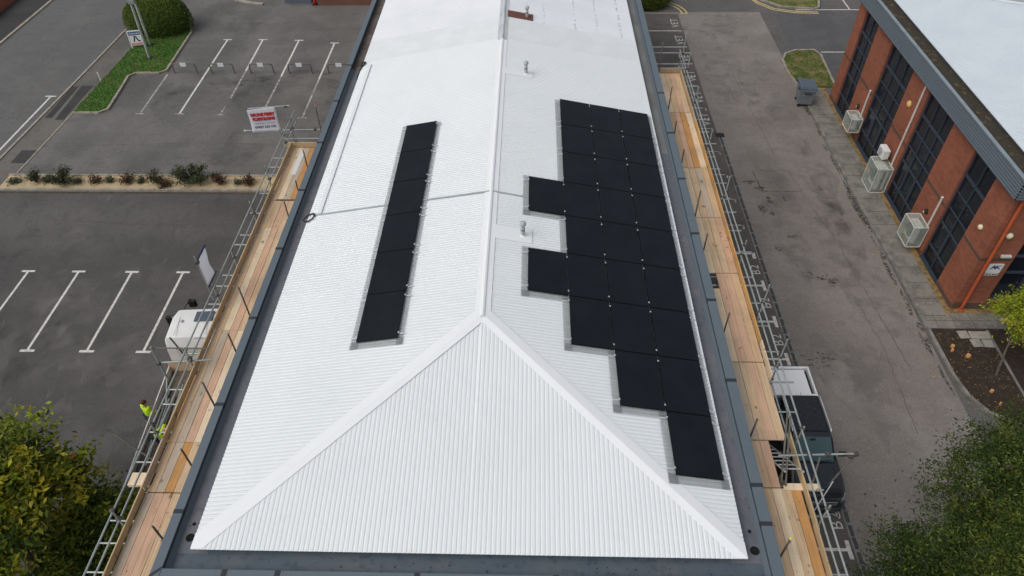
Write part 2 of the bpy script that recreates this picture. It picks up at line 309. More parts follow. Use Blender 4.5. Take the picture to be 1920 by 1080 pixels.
def copy_tree(src, loc, rz=None, label=None):
    r = src.copy(); C.objects.link(r); r.location = loc
    if rz is not None: r.rotation_euler = (0, 0, rz)
    if label: r['label'] = label
    for ch in list(src.children):
        c = ch.copy(); C.objects.link(c); c.parent = r
        for g in list(ch.children):
            d = g.copy(); C.objects.link(d); d.parent = c
    return r
def text_mb(mb, body, size, mtx, align='CENTER', shear=0, offset=0, sx=1, spacing=1):
    """flat lettering (thin solid) laid out in the xy-plane of mtx"""
    cu = bpy.data.curves.new('txt', 'FONT'); cu.body = body; cu.size = size; cu.align_x = align; cu.align_y = 'CENTER'
    cu.shear = shear; cu.offset = offset; cu.space_character = spacing; cu.resolution_u = 3
    ob = bpy.data.objects.new('txt', cu); C.objects.link(ob)
    dg = bpy.context.evaluated_depsgraph_get(); me = bpy.data.meshes.new_from_object(ob.evaluated_get(dg))
    mb.add([mtx @ Vector((v.co.x*sx, v.co.y, v.co.z)) for v in me.vertices], [tuple(p.vertices) for p in me.polygons])
    bpy.data.objects.remove(ob); bpy.data.curves.remove(cu); bpy.data.meshes.remove(me)
    return mb
ORD = ['first', 'second', 'third', 'fourth', 'fifth', 'sixth', 'seventh', 'eighth', 'ninth', 'tenth', 'eleventh', 'twelfth', 'thirteenth', 'fourteenth', 'fifteenth', 'sixteenth']
# ------------------------------------------------------------------ ground, roads, paving
def sheet(name, poly, z, m): return struct(MB().sheet(poly, z), name, m)
def rect(x0, x1, y0, y1): return [(x0, y0), (x1, y0), (x1, y1), (x0, y1)]
sheet('ground', rect(-220, 220, -120, 320), 0, M['ground'])
sheet('street_road', rect(-36.9, -29.2, -40, 160), .004, M['street'])
sheet('street_footway', rect(-29.2, -27.62, -40, 47.5), .004, M['footway'])
sheet('car_park_upper', [(-27.62, 30.75), (-7.9, 30.75), (-7.9, 52.2), (-18, 52.2), (-21, 56), (-29.2, 56), (-29.2, 47.5), (-27.62, 47.5)], .004, M['lot_old'])
sheet('car_park_lower', rect(-27.62, -7.9, -40, 29.3), .004, M['lot_new'])
sheet('yard_road', rect(5.3, 16.5, -40, 51), .004, M['yard'])
sheet('parking_bay_surface', rect(5.3, 10.58, -40, 50.7), .008, M['bay'])
sheet('side_road', [(17.25, 45.3), (17.6, 50.6), (18.4, 51.4), (20.7, 51.1), (40, 51.1), (40, 39), (18.9, 39), (18.9, 44.9)], .008, M['patch'])
sheet('tarmac_repair', [(11.8, 31.4), (13.65, 31.5), (13.85, 29.65), (11.95, 29.6)], .008, M['yard'])
mb = MB(); q = random.Random(77)
def crack(pts, wd):
    P_ = []
    for (x0, y0), (x1, y1) in zip(pts, pts[1:]):
        n = max(2, int(math.hypot(x1-x0, y1-y0)/.25))
        for i in range(n): P_.append((x0+(x1-x0)*i/n+q.gauss(0, .025), y0+(y1-y0)*i/n+q.gauss(0, .025)))
    P_.append(pts[-1]); 
    for (a, b), (c, d) in zip(P_, P_[1:]):
        v = Vector((c-a, d-b)).normalized(); w_ = wd*q.uniform(.3, 1.2); mb.sheet([(a-v.y*w_, b+v.x*w_), (a+v.y*w_, b-v.x*w_), (c+v.y*w_, d-v.x*w_), (c-v.y*w_, d+v.x*w_)], .0095)
crack([(11.78, 31.4), (11.94, 29.62), (13.9, 29.62)], .028); crack([(11.8, 31.45), (13.7, 31.5), (13.9, 29.6), (14.5, 26)], .014); crack([(14.5, 26), (14.8, 22.5), (15.2, 18)], .012); crack([(14.1, 22.8), (14.5, 19.4), (14.3, 15)], .012)
crack([(12.4, 50), (12.9, 40), (13.3, 33)], .01); crack([(-24, 27), (-18, 26.6), (-11, 26.8)], .012); crack([(-26, 33.6), (-18, 33.9), (-10, 33.6)], .012)
struct(mb, 'road_crack', M['dirt'])
sheet('road_repair', rect(-28.62, -27.72, 31.85, 33.1), .008, M['patch_dark'])
sheet('road_repair', [(-28.3, 36.3), (-27.75, 36.3), (-27.75, 40.3), (-28.5, 40.3)], .008, M['patch_dark'])
sheet('road_repair', [(-29, 36.5), (-28.55, 36.5), (-28.65, 40.2), (-29.05, 40.2)], .008, M['patch_dark'])
def blob(cx, cy, rx, ry, n=14, j=.35, seed=0):
    q = random.Random(seed); return [(cx+rx*(1+q.uniform(-j, j))*math.cos(2*math.pi*i/n), cy+ry*(1+q.uniform(-j, j))*math.sin(2*math.pi*i/n)) for i in range(n)]
mb = MB()
for i, (x, y, a, b) in enumerate([(11.6, 28.2, .18, .3), (12, 27.8, .12, .22), (12.6, 26.1, .3, .12), (11.9, 29.9, .25, .2), (12.9, 29, .1, .2), (11.4, 30.4, .3, .15), (12.1, 28.9, .15, .3), (13.5, 23.1, .35, .18), (11.7, 25.2, .22, .15)]):
    mb.sheet(blob(x, y, a, b, 12, .5, i), .0095)
for i in range(26):
    mb.sheet(blob(11.7+rng.gauss(0, .4), 18.4+rng.gauss(0, .35), rng.uniform(.03, .15), rng.uniform(.02, .06), 7, .5, 50+i), .0095)
for i in range(22):
    mb.sheet(blob(12.9+rng.gauss(0, .25)+i*.02, 23.4-i*.02+rng.gauss(0, .2), rng.uniform(.03, .12), rng.uniform(.03, .08), 7, .5, 90+i), .0095)
struct(mb, 'road_stain', M['stain'])
mb = MB(); md_ = MB(); q = random.Random(12)
for i in range(46):
    s = q.random()
    if s < .35: x, y, a, b = q.uniform(11.5, 15.5), q.uniform(12, 49), q.uniform(.4, 1.1), q.uniform(1.2, 3.5)
    elif s < .75: x, y, a, b = q.uniform(-26, -9), q.uniform(33, 50), q.uniform(.5, 1.6), q.uniform(.8, 2.2)
    else: x, y, a, b = q.uniform(-35, -30.5), q.uniform(25, 52), q.uniform(.3, .9), q.uniform(2, 5)
    (mb if q.random() < (.9 if s < .35 else .55) else md_).sheet(blob(x, y, a, b, 18, .3, 700+i), .0088+i*.00001)
for i in range(34):
    (mb if q.random() < .7 else md_).sheet(blob(q.uniform(-27, -10.5), q.uniform(9, 28.5), q.uniform(.3, 1.1), q.uniform(.8, 2.6), 18, .35, 900+i), .0098+i*.00001)
for i in range(9): md_.sheet(blob(-24+i*1.6, 41+q.gauss(0, .6), 1.2, .7, 18, .4, 800+i), .0093+i*.00001)
for i in range(7): md_.sheet(blob(7+q.uniform(0, 3), 34+i*2.4, 1.3, .8, 18, .4, 820+i), .0097+i*.00001)
struct(mb, 'worn_tarmac', M['worn_light']); struct(md_, 'damp_tarmac', M['worn_dark'])
# painted markings
def line(mb, x0, y0, x1, y1, wd=.1, z=.0125):
    d = Vector((x1-x0, y1-y0)).normalized(); n = Vector((-d.y, d.x))*wd/2
    mb.sheet([(x0+n.x, y0+n.y), (x0-n.x, y0-n.y), (x1-n.x, y1-n.y), (x1+n.x, y1+n.y)], z)
mb = MB()
for x, xt in ((-25.62, -25.6), (-23.22, -23.2), (-20.81, -20.83), (-18.3, -18.34), (-15.93, -15.95)):
    line(mb, x, 18.59, xt, 23.23, .11)
    for yy, xx in ((18.53, x), (23.29, xt)): mb.sheet(rect(xx-.31, xx+.31, yy-.06, yy+.06), .0125)
struct(mb, 'parking_line', M['paint'])
mb = MB(); mw = MB()
for x, y0, x1, y1 in ((-21.04, 37, -21.12, 46.6), (-18.55, 42.2, -18.65, 46.6), (-16.05, 41.5, -16.1, 46.5), (-13.53, 41.2, -13.53, 46.1)):
    line(mb, x, y0, x1, y1, .12)
for xt, yt in ((-21.12, 46.66), (-18.65, 46.66), (-16.1, 46.55), (-13.53, 46.15)): mb.sheet(rect(xt-.3, xt+.3, yt-.06, yt+.06), .0125)
for x, y0, x1, y1 in ((-23.43, 37, -23.53, 41.75), (-18.5, 38.8, -18.55, 42.2), (-16.05, 37.2, -16.05, 41.5), (-13.53, 36.6, -13.53, 41.2), (-18.55, 36.95, -18.53, 37.8)): line(mw, x, y0, x1, y1, .11)
for xt, yt in ((-23.43, 36.97), (-21.04, 36.97), (-18.57, 36.87), (-16.06, 37.1), (-13.53, 36.55)): mw.sheet(rect(xt-.28, xt+.28, yt-.055, yt+.055), .0125)
struct(mb, 'parking_line', M['paint']); struct(mw, 'parking_line_worn', M['paint_worn'])
mb = MB(); line(mb, -30.02, 20, -29.84, 38.92, .13); mb.sheet(rect(-30.2, -29.5, 38.92, 39.05), .0125); struct(mb, 'street_line', M['paint'])
mb = MB()
for y in (47.97, 45.55, 43.19): line(mb, 5.4, y, 10.47, y, .1)
mw = MB()
for y in (40.4, 37.73, 35.51, 33.2, 31.05, 28.95, 26.9): line(mw, 5.4, y, 10.4, y, .08); mw.sheet(rect(10.32, 10.42, y-.3, y+.04), .0125)
struct(mw, 'bay_line_worn', M['paint_worn'])
line(mb, 5.4, 24.85, 10.4, 24.85, .11); mb.sheet(rect(10.34, 10.5, 24.5, 24.9), .0125)
for y in (22.72, 20.55, 18.5, 12.0, 10.55, 8.3): line(mb, 5.4, y, 10.36, y, .11); mb.sheet(rect(10.36, 10.5, y-.32, y+.32), .0125)
for y in (51.36, 44.82): line(mb, 19.2, y, 27, y, .1)
line(mb, 23.1, 51.4, 23.15, 60, .1)
struct(mb, 'bay_line', M['paint'])
T90 = Matrix.Rotation(R(90), 4, 'Z')
mb = MB()
for x, y in ((10.22, 49.2), (10.2, 46.6), (10.2, 44.2), (10.24, 41.6), (10.24, 39), (10.24, 36.5)):
    text_mb(mb, 'VET', .72, Matrix.Translation((x-.06, y, .0125)) @ T90, sx=1.0, spacing=1.15, offset=-.004)
for y in (23.75, 21.65, 19.52, 11.55):
    text_mb(mb, 'B2', .55, Matrix.Translation((10.3, y, .0125)) @ T90, sx=1.05, spacing=1.15, offset=-.004)
struct(mb, 'bay_lettering', M['paint'], )
mb = MB()
for r0 in (1.95, 2.3):
    a = [(8.95+r0*math.cos(t), 50.75+r0*math.sin(t)) for t in [i*math.pi/2/14 for i in range(15)]]
    mb.ribbon(a, .12, .009, .0125)
mb.sheet(rect(10.75, 11.3, 50.7, 50.8), .0135)
for dd in (0, .25):
    a = [(16.2-dd*.2, 54), (16.8-dd*.5, 52.7-dd), (17.7-dd*.3, 51.6-dd), (19, 51.12-dd), (20.7, 51.0-dd)]
    mb.ribbon(a, .12, .009, .0125)
struct(mb, 'yellow_line', M['paint_yellow'])
# kerbs
def kerb(pts, m='concrete', h=.11, wd=.14): return struct(MB().ribbon(pts, wd, 0, h), 'kerb', M[m])
kerb([(-29.3, 20), (-29.42, 32), (-29.22, 38.2), (-29.12, 41), (-28.95, 47.6), (-28.6, 52)], 'concrete', .05)
kerb([(-27.75, 30.95), (-27.55, 37), (-27.3, 45.5)], 'concrete', .03, .09)
kerb([(-36.9, -20), (-36.9, 46), (-36.6, 60), (-36.6, 90)], 'concrete', .08, .2)
kerb([(-22.5, 53.2), (-21.2, 52.6), (-20.2, 52.4)], 'concrete', .1, .3)
isl = [(-27.52, 36.98), (-25.95, 36.98), (-25.55, 37.4), (-25.75, 39.6), (-25.95, 41.4), (-25.6, 41.85), (-24.1, 41.85), (-23.75, 42.2), (-23.9, 45.4), (-24, 47.6), (-24.3, 48.5), (-25, 48.9)]
kerb(isl, 'concrete', .12)
gr = isl+[(-28.4, 49), (-27.3, 45.5)]
struct(MB().prism(gr, 0, .09), 'grass_verge_base', M['turf'])
kerb([(16.5, 39.8), (16.47, 33), (16.5, 28.5), (16.62, 24), (16.66, 19.5), (16.68, 17.7), (16.85, 16.7), (17.3, 15.95), (17.95, 15.55), (19, 15.4), (21, 15.4)], 'concrete_grey', .12)
kerb([(19.02, 20.1), (18.95, 16.2), (18.9, 15.5)], 'concrete_grey', .1, .1)
isr = [(16.5, 40.2), (16.28, 42), (16.35, 43.6), (16.75, 44.5), (17.5, 44.95), (18.75, 45.0), (19.0, 44.3), (18.85, 42), (18.75, 40.2)]
kerb(isr, 'concrete', .12); 
struct(MB().prism(isr, 0, .09), 'grass_verge_base', M['turf_dry'])
ist = [(16.6, 56), (17, 53.1), (18.3, 51.8), (20.5, 51.4), (20.9, 51.6), (21.3, 53), (21.6, 56)]
kerb(ist, 'concrete', .12); struct(MB().prism(ist, 0, .09), 'grass_verge_base', M['turf_dry'])
struct(MB().prism(rect(16.55, 17.72, 20.2, 40), 0, .1), 'paved_path', M['paving'])
struct(MB().prism(rect(17.72, 26, 20.2, 21.05), 0, .1), 'paved_path', M['paving'])
mb = MB()
for i in range(19): mb.box(16.6, 17.7, 20.9+i*1.0, 20.92+i*1.0, .09, .1025)
for y in (20.62,): mb.box(16.6, 25, y, y+.02, .09, .1025)
for i in range(9): mb.box(17.1+i*.75, 17.12+i*.75, 20.22, 21.04, .09, .1025)
struct(mb, 'paving_joint', M['dirt'])
struct(MB().prism([(17.72, 21.05), (26, 21.05), (26, 21.34), (18.0, 21.34), (18.02, 40), (17.72, 40)], 0, .085), 'verge_strip', M['moss'])
struct(MB().prism([(16.74, 20.18), (16.75, 17.8), (16.95, 16.8), (17.4, 16.05), (18, 15.65), (18.88, 15.5), (18.98, 20.18)], 0, .07), 'soil_bed', M['soil'])
struct(MB().prism(rect(19.08, 30, 15.4, 20.2), 0, .06), 'soil_bed', M['soil'])
struct(MB().prism(rect(-27.95, -7.95, 29.48, 30.6), 0, .1), 'gravel_bed', M['gravel'])
kerb([(-28.0, 30.66), (-7.95, 30.66)], 'concrete', .13, .12)
kerb([(-28.05, 29.4), (-7.95, 29.4)], 'concrete', .13, .14)
sheet('kerb_grime', rect(-27.9, -8, 29.16, 29.33), .0085, M['dirt'])
sheet('damp_ground', [(-48, 20), (-37.0, 20), (-37.0, 46), (-36.7, 70), (-48, 70)], .004, M['patch_dark'])
mb = MB()
for i in range(40):      # grime along the yard kerb
    y = rng.uniform(17.5, 40); mb.sheet(blob(16.34+rng.gauss(0, .06), y, rng.uniform(.04, .12), rng.uniform(.2, .9), 10, .45, 300+i), .0085+i*.00005)
struct(mb, 'kerb_grime', M['stain'])
# fallen leaves and litter specks
def litter(name, n, fn, sz, m, seed):
    q = random.Random(seed); mb = MB()
    for i in range(n):
        x, y, z = fn(q); a = q.uniform(0, 6.3); s = q.uniform(.5, 1)*sz
        c, d = math.cos(a)*s, math.sin(a)*s
        mb.add([(x-c, y-d, z), (x+d*.6, y-c*.6, z+q.uniform(.0, .02)), (x+c, y+d, z), (x-d*.6, y+c*.6, z+.012)], [(0, 1, 2, 3)])
    o = mb.build(name, M[m], fix=False); o['kind'] = 'stuff'; return o
def fy(q):
    if q.random() < .5: y = q.uniform(17.5, 38); return (16.3-abs(q.gauss(0, .35)), y, .016)
    return (q.uniform(11, 17.6), q.uniform(15, 45), .016 if True else 0)
litter('fallen_leaves', 260, fy, .06, 'leaf_litter', 3)
litter('fallen_leaves', 160, lambda q: (q.uniform(16.8, 18.9), q.uniform(15.9, 20), .085), .035, 'leaf_litter', 4)
litter('fallen_leaves', 120, lambda q: (q.uniform(16.6, 18.0), q.uniform(20.3, 39), .112), .05, 'leaf_litter', 5)
litter('litter_specks', 90, lambda q: (q.uniform(-27, -9), q.uniform(8, 50), .016), .03, 'leaf_litter', 6)
# grass blades on the verges
def blades(name, poly, n, h, ms, seed):
    q = random.Random(seed); xs = [p[0] for p in poly]; ys = [p[1] for p in poly]; mb = MB()
    def inside(x, y):
        k = False; j = len(poly)-1
        for i in range(len(poly)):
            (xi, yi), (xj, yj) = poly[i], poly[j]
            if (yi > y) != (yj > y) and x < (xj-xi)*(y-yi)/(yj-yi)+xi: k = not k
            j = i
        return k
    c = 0
    while c < n:
        x = q.uniform(min(xs), max(xs)); y = q.uniform(min(ys), max(ys))
        if not inside(x, y): continue
        c += 1; a = q.uniform(0, 6.3); hh = h*q.uniform(.5, 1.3); wd = .03
        mb.cur = 0 if q.random() < .75 else 1
        mb.add([(x-wd*math.cos(a), y-wd*math.sin(a), .085), (x+wd*math.cos(a), y+wd*math.sin(a), .085), (x+q.gauss(0, .04), y+q.gauss(0, .04), .085+hh)], [(0, 1, 2)])
    o = mb.build(name, ms, fix=False); o['kind'] = 'stuff'; return o
blades('grass', gr, 9000, .07, [M['turf'], M['leaf_mid']], 11)
blades('grass', isr, 2500, .06, [M['turf_dry'], M['leaf_olive']], 12)
blades('grass', ist, 1800, .06, [M['turf_dry'], M['leaf_olive']], 13)

# ------------------------------------------------------------------ the white-roofed building
XL, XR, XM, YF, ZE, ZR = -7.26, 4.66, -1.22, 6.69, 7.7, 8.825
YB = 47.0
bl = thing('office_building', 'large flat-walled building under a long white corrugated hipped roof with solar arrays', 'building', (-1.25, 26, 0))
mb = MB(); mb.box(-7.86, 5.28, 6.08, YB, 0, 7.4); wpart(mb, 'wall', M['brick_main'], bl)
PW = .106; WAVE = [(0, 1), (.5, 1), (.68, 0), (.82, 0)]; WD = .019
def waves(a, b):
    n0 = math.floor(a/PW); out = [(a, 1)]; k = n0
    while True:
        for t, h in WAVE:
            p = (k+t)*PW
            if a < p < b: out.append((p, h))
        k += 1
        if k*PW > b: break
    return out+[(b, 1)]
def slope(side, ya, yb):
    """side slope: corrugations run from eave to ridge; cut along the hip at the near end"""
    mb = MB(); prev = None; xe = XL if side < 0 else XR; run = abs(XM-xe)
    for y, h in waves(ya, yb):
        t = min(1, max(0, (y-YF)/run)); x1 = xe+(XM-xe)*t
        dz = (h-1)*WD
        row = [(xe, y, ZE+dz-.016), (xe, y, ZE+dz), (x1, y, ZE+(ZR-ZE)*t+dz)]
        if prev: mb.add(prev+row, [(0, 1, 4, 3), (1, 2, 5, 4)])
        prev = row
    return mb
Y1, Y2 = 28.45, 30.45
for sd_ in (-1, 1):
    nm = 'roof_slope'
    r = wpart(slope(sd_, YF, Y1), nm, M['roof_white'], bl)
    r1 = wpart(slope(sd_, Y1+.004, Y2), nm, M['roof_grime'], bl); r1['label'] = 'grimy grey strip of older roof sheeting'
    r2 = wpart(slope(sd_, Y2+.004, YB), nm, M['roof_old'], bl); r2['label'] = 'weathered far end of the roof'
# hipped end: corrugations run along y
mb = MB(); prev = None
for x, h in waves(XL, XR):
    t = min((x-XL)/(XM-XL), (XR-x)/(XR-XM)); dz = (h-1)*.009; y1 = YF+(XM-XL)*t if x < XM else YF+(XR-XM)*t
    row = [(x, YF, ZE+dz-.016), (x, YF, ZE+dz), (x, y1, ZE+(ZR-ZE)*t+dz)]
    if prev: mb.add(prev+row, [(0, 1, 4, 3), (1, 2, 5, 4)])
    prev = row
wpart(mb, 'hip_slope', M['roof_white'], bl)
def cap_strip(p0, p1, nl, nr, wl, wr, up=.014, roll=.035):
    """folded flashing along p0-p1, wings along slope directions nl/nr, with a low roll on the fold"""
    p0 = Vector(p0); p1 = Vector(p1); U = Vector((0, 0, 1)); mb = MB(); secs = []
    for p in (p0, p1):
        s = [p+nl*wl+U*(up-.006), p+nl*wl+U*up, p+nl*.07+U*up, p+nl*.045+U*(up+roll), p+U*(up+roll+.008), p+nr*.045+U*(up+roll), p+nr*.07+U*up, p+nr*wr+U*up, p+nr*wr+U*(up-.006)]
        secs.append(s)
    n = 9
    mb.add(secs[0]+secs[1], [(i, i+1, n+i+1, n+i) for i in range(n-1)]); return mb
sl_ = Vector((XL-XM, 0, ZE-ZR)).normalized(); sr_ = Vector((XR-XM, 0, ZE-ZR)).normalized(); sf_ = Vector((0, -(XR-XM), ZE-ZR)).normalized()
YA = YF+(XR-XM)+.06
rc = wpart(cap_strip((XM, YA-.1, ZR), (XM, 28.3, ZR), sl_, sr_, .21, .21), 'ridge_cap', M['roof_cap'], bl)
rc = wpart(cap_strip((XM, 28.3, ZR-.004), (XM, YB, ZR-.004), sl_, sr_, .2, .2), 'ridge_cap', M['cap_old'], bl); rc['label'] = 'dull streaked ridge cap on the older far roof'
def hip(xe, ws, wf):
    """two wings folded over a hip, cut flush at both eaves: ws wide on the side slope, wf on the hipped end"""
    s = 1 if xe < XM else -1; k = (ZR-ZE)/abs(XM-xe); mb = MB(); up = .01; th = .006
    run = abs(XM-xe)
    def zs(x): return ZE+k*abs(x-xe)
    def zf(y): return ZE+(ZR-ZE)*(y-YF)/(YA-YF)
    N = 10
    for side in (0, 1):
        vs = []
        for i in range(N+1):
            t = i/N; x = xe+s*run*t; y = YF+(YA-YF)*t; zc = ZE+(ZR-ZE)*t+up+.01
            o = (x, y+ws, zs(x)+up) if side == 0 else ((x+s*wf, y, zf(y)+up) if t < 1-wf/run else (XM, YF+(YA-YF)*(1-wf/run)+0, zf(YF+(YA-YF)*(1-wf/run))+up))
            if side == 1 and t >= 1-wf/run: o = (XM, y-wf*(YA-YF)/run, zf(y-wf*(YA-YF)/run)+up)
            vs += [(x, y, zc), o, (o[0], o[1], o[2]-th)]
        mb.add(vs, [(3*i, 3*i+3, 3*i+4, 3*i+1) for i in range(N)]+[(3*i+1, 3*i+4, 3*i+5, 3*i+2) for i in range(N)])
    return mb
wpart(hip(XL, .36, .24), 'hip_cap', M['roof_cap'], bl, fix=False); wpart(hip(XR, .36, .24), 'hip_cap', M['roof_cap'], bl, fix=False)
# soffit wall below the eaves
mb = MB(); mb.box(XL+.16, XR-.16, YF+.12, YB, 7.3, 7.66); wpart(mb, 'eave_wall', M['gutter'], bl)
# box gutters, inner up-stands, coping pieces and straps
ZC = 7.7; XGL, XGR, YG = -7.735, 5.115, 6.25
COL, COR, COF = -7.94, 5.36, 6.03
ZG = 7.46
mb = MB(); mb.box(XGL, XL+.3, YG+.45, 28.2, ZG-.1, ZG); wpart(mb, 'gutter', M['gutter'], bl)
mb = MB(); mb.box(XR-.3, XGR, YG+.45, 22, ZG-.1, ZG); wpart(mb, 'gutter', M['gutter'], bl)
mb = MB(); mb.box(XR-.3, XGR, 22.003, YB, ZG-.1, ZG-.002); g_ = wpart(mb, 'gutter', M['gutter_conc'], bl); g_['label'] = 'pale stained far gutter'
mb = MB(); mb.box(XGL, XL+.3, 28.203, YB, ZG-.1, ZG-.002); g_ = wpart(mb, 'gutter', M['gutter_old'], bl); g_['label'] = 'brown stained far gutter'
mb = MB(); mb.box(XGL, XGR, YG, YG+.448, ZG-.1, ZG+.001); mb.box(XL+.303, XR-.303, YG+.451, YG+.8, ZG-.1, ZG); wpart(mb, 'gutter', M['gutter_front'], bl)
mb = MB()
for a, b, c, d in ((XGL, XGL+.09, YG, 28.2), (XGR-.09, XGR, YG, YB)):   # sloped fillet
    if a < 0: mb.add([(a, c, ZG+.1), (b, c, ZG+.003), (b, d, ZG+.003), (a, d, ZG+.1)], [(0, 1, 2, 3)])
    else: mb.add([(b, c, ZG+.1), (a, c, ZG+.003), (a, d, ZG+.003), (b, d, ZG+.1)], [(0, 1, 2, 3)])
mb.add([(XGL, YG, ZG+.1), (XGL, YG+.09, ZG+.004), (XGR, YG+.09, ZG+.004), (XGR, YG, ZG+.1)], [(0, 1, 2, 3)])
wpart(mb, 'gutter_fillet', M['steel_blue'], bl)
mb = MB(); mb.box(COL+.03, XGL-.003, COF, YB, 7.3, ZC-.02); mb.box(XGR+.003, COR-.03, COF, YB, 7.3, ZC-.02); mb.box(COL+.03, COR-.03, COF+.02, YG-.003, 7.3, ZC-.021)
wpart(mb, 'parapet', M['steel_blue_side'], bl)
def lip(x0, x1, y0, y1):
    mb = MB(); mb.bbox(x0, x1, y0, y1, ZC-.02, ZC, .006); return mb
LJ = [7.56, 10.48, 13.45, 16.4, 19.4, 22.31, 25.28, 28.24, 34.0, 40.0]; RJ = [7.49, 8.43, 11.43, 14.32, 17.25, 20.15, 23.02, 25.94, 33.5, 40.0]
ya = COF
for y in LJ+[YB]: wpart(lip(COL, XGL+.012, ya+.003, y-.003), 'coping', M['steel_blue'], bl); ya = y
ya = COF
for y in RJ+[YB]: wpart(lip(XGR-.012, COR, ya+.003, y-.003), 'coping', M['steel_blue'], bl); ya = y
FJ = [-6.37, -5.24, -2.3, .6, 3.4]; xa = XGL+.015
for x in FJ+[XGR-.015]: wpart(lip(xa+.003, x-.003, COF, YG+.012), 'coping', M['steel_blue'], bl); xa = x
def strap(x0, x1, y0, y1): return MB().box(x0, x1, y0, y1, ZC-.09, ZC+.004)
for y in LJ[:8]: wpart(strap(COL-.004, XGL+.017, y-.05, y+.05), 'coping_strap', M['strap'], bl)
for y in RJ[:8]: wpart(strap(XGR-.017, COR+.004, y-.05, y+.05), 'coping_strap', M['strap'], bl)
for x in FJ: wpart(strap(x-.06, x+.06, COF-.004, YG+.017), 'coping_strap', M['strap'], bl)
for xa, xb in ((COL, XGL), (COR, XGR)):   # mitred corner straps
    mb = MB(); mb.add([(xa, COF, ZC+.004), (xa, COF+.09, ZC+.004), (xb, YG+.06, ZC+.004), (xb, YG-.03, ZC+.004)], [(0, 1, 2, 3)]); wpart(mb, 'coping_strap', M['strap'], bl)
# gutter outlets
for x, y, rr in ((-7.47, 7.06, .085), (-7.49, 7.38, .03), (4.92, 6.98, .09), (4.9, 7.42, .03)):
    mb = MB(); mb.lathe([(rr+.012, .003), (rr+.008, .012), (rr, .012), (rr*.9, .004)], (x, y, ZG), 20)
    wpart(mb, 'gutter_outlet', M['hole'], bl)
# debris in the gutters
q = random.Random(31); mb = MB()
for i in range(150):
    s = q.random()
    if s < .4: x, y = q.uniform(4.72, 5.05), q.uniform(6.4, 34)
    elif s < .7: x, y = q.uniform(-7.65, -7.3), q.uniform(6.5, 30)
    else: x, y = q.uniform(-7.3, 4.6), q.uniform(6.33, 6.66)
    a = q.uniform(0, 6.3); r_ = q.uniform(.008, .03)
    mb.add([(x+r_*math.cos(a+k*1.57)*(1 if k % 2 else .5), y+r_*math.sin(a+k*1.57)*(1 if k % 2 else .5), ZG+.006+.004*k) for k in range(4)], [(0, 1, 2, 3)])
o = mb.build('gutter_leaf_litter', M['soil'], fix=False); o['kind'] = 'stuff'
def zroof(x): return ZR-(XM-x)*(ZR-ZE)/(XM-XL) if x < XM else ZR-(x-XM)*(ZR-ZE)/(XR-XM)
# flue pipes with flashing sheets
def flue(y0, y1, yp, mfl, mv, lab=None):
    x0, x1, xp = XM+.16, .06, -.21
    mb = MB(); nseg = 1
    pts = [(x0, y0), (x1, y0), (x1, y1), (x0, y1)]
    vs = [(x, y, zroof(x)+.012) for x, y in pts]+[(x, y, zroof(x)+.02) for x, y in pts]
    mb.add(vs, [(0, 3, 2, 1), (4, 5, 6, 7), (0, 1, 5, 4), (1, 2, 6, 5), (2, 3, 7, 6), (3, 0, 4, 7)])
    t = MB(); zb = zroof(xp); t.lathe([(.062, -.05), (.062, .22), (.056, .23), (.056, .4)], (xp, yp, zb), 20)
    f = wpart(t, 'flue_pipe', mv, bl, smooth=True)
    if lab: f['label'] = lab
    wpart(mb, 'flashing_sheet', mfl, bl, f)
    c = MB(); c.lathe([(.066, .2), (.066, .27)], (xp, yp, zb), 20); wpart(c, 'collar', M['vent_band'], bl, f)
    c = MB(); c.lathe([(.057, .38), (.09, .41), (.1, .44), (.1, .47), (.085, .51), (.05, .53), (.01, .54)], (xp, yp, zb), 24); smooth_by_angle(wpart(c, 'cowl', mv, bl, f), 50)
    c = MB(); c.lathe([(.1, -.02), (.08, .03), (.064, .05)], (xp, yp, zb), 20); wpart(c, 'pipe_base', mfl, bl, f)
flue(15.69, 16.3, 16.0, M['roof_cap'], M['vent']); flue(25.45, 25.95, 25.75, M['roof_cap'], M['vent'])
flue(30.55, 31.2, 30.8, M['rust'], M['vent'], 'flue through a rusty red flashing sheet')
q = random.Random(9); mb = MB()
for xx, n in ((.55, 26), (1.95, 30), (2.95, 34), (4.05, 44)):
    for i in range(n):
        y = 30.6+i*.212*26/n*1.2+q.gauss(0, .02); x = xx+q.gauss(0, .015)
        if q.random() < .8: s = q.uniform(.014, .026); mb.box(x-s*1.6, x+s*1.6, y-s*.6, y+s*.6, zroof(x)-.01, zroof(x)+.006)
o = mb.build('roof_fixings', M['vent_band']); o['kind'] = 'stuff'; o.parent = bl; o.matrix_parent_inverse = Matrix.Translation(-bl.location)
# a cable tray across the roof and a lengthwise one on the left slope
def strip(path, wd, h, m, name, lab, cat):
    mb = MB()
    for (x0, y0), (x1, y1) in zip(path, path[1:]):
        d = Vector((x1-x0, y1-y0)).normalized(); n = Vector((-d.y, d.x))*wd/2; vs = []
        for zz in (.002, h):
            for (x, y) in ((x0, y0), (x1, y1)):
                for s in (1, -1): vs.append((x+n.x*s, y+n.y*s, zroof(x)+zz))
        mb.add(vs, [(0, 1, 3, 2), (4, 6, 7, 5), (0, 2, 6, 4), (1, 5, 7, 3), (0, 4, 5, 1), (2, 3, 7, 6)])
    return solo(mb, name, m, lab, cat, (path[0][0], path[0][1], zroof(path[0][0])))
strip([(-7.1, 17.97), (XM, 17.9), (-.05, 17.86)], .05, .035, M['vent'], 'cable_conduit', 'thin grey conduit running across the white roof and over its ridge', 'conduit')
strip([(-6.9, 28.1), (-6.9, 18.0)], .13, .06, M['roof_cap'], 'cable_tray', 'long white covered cable tray along the left edge of the roof', 'cable tray')
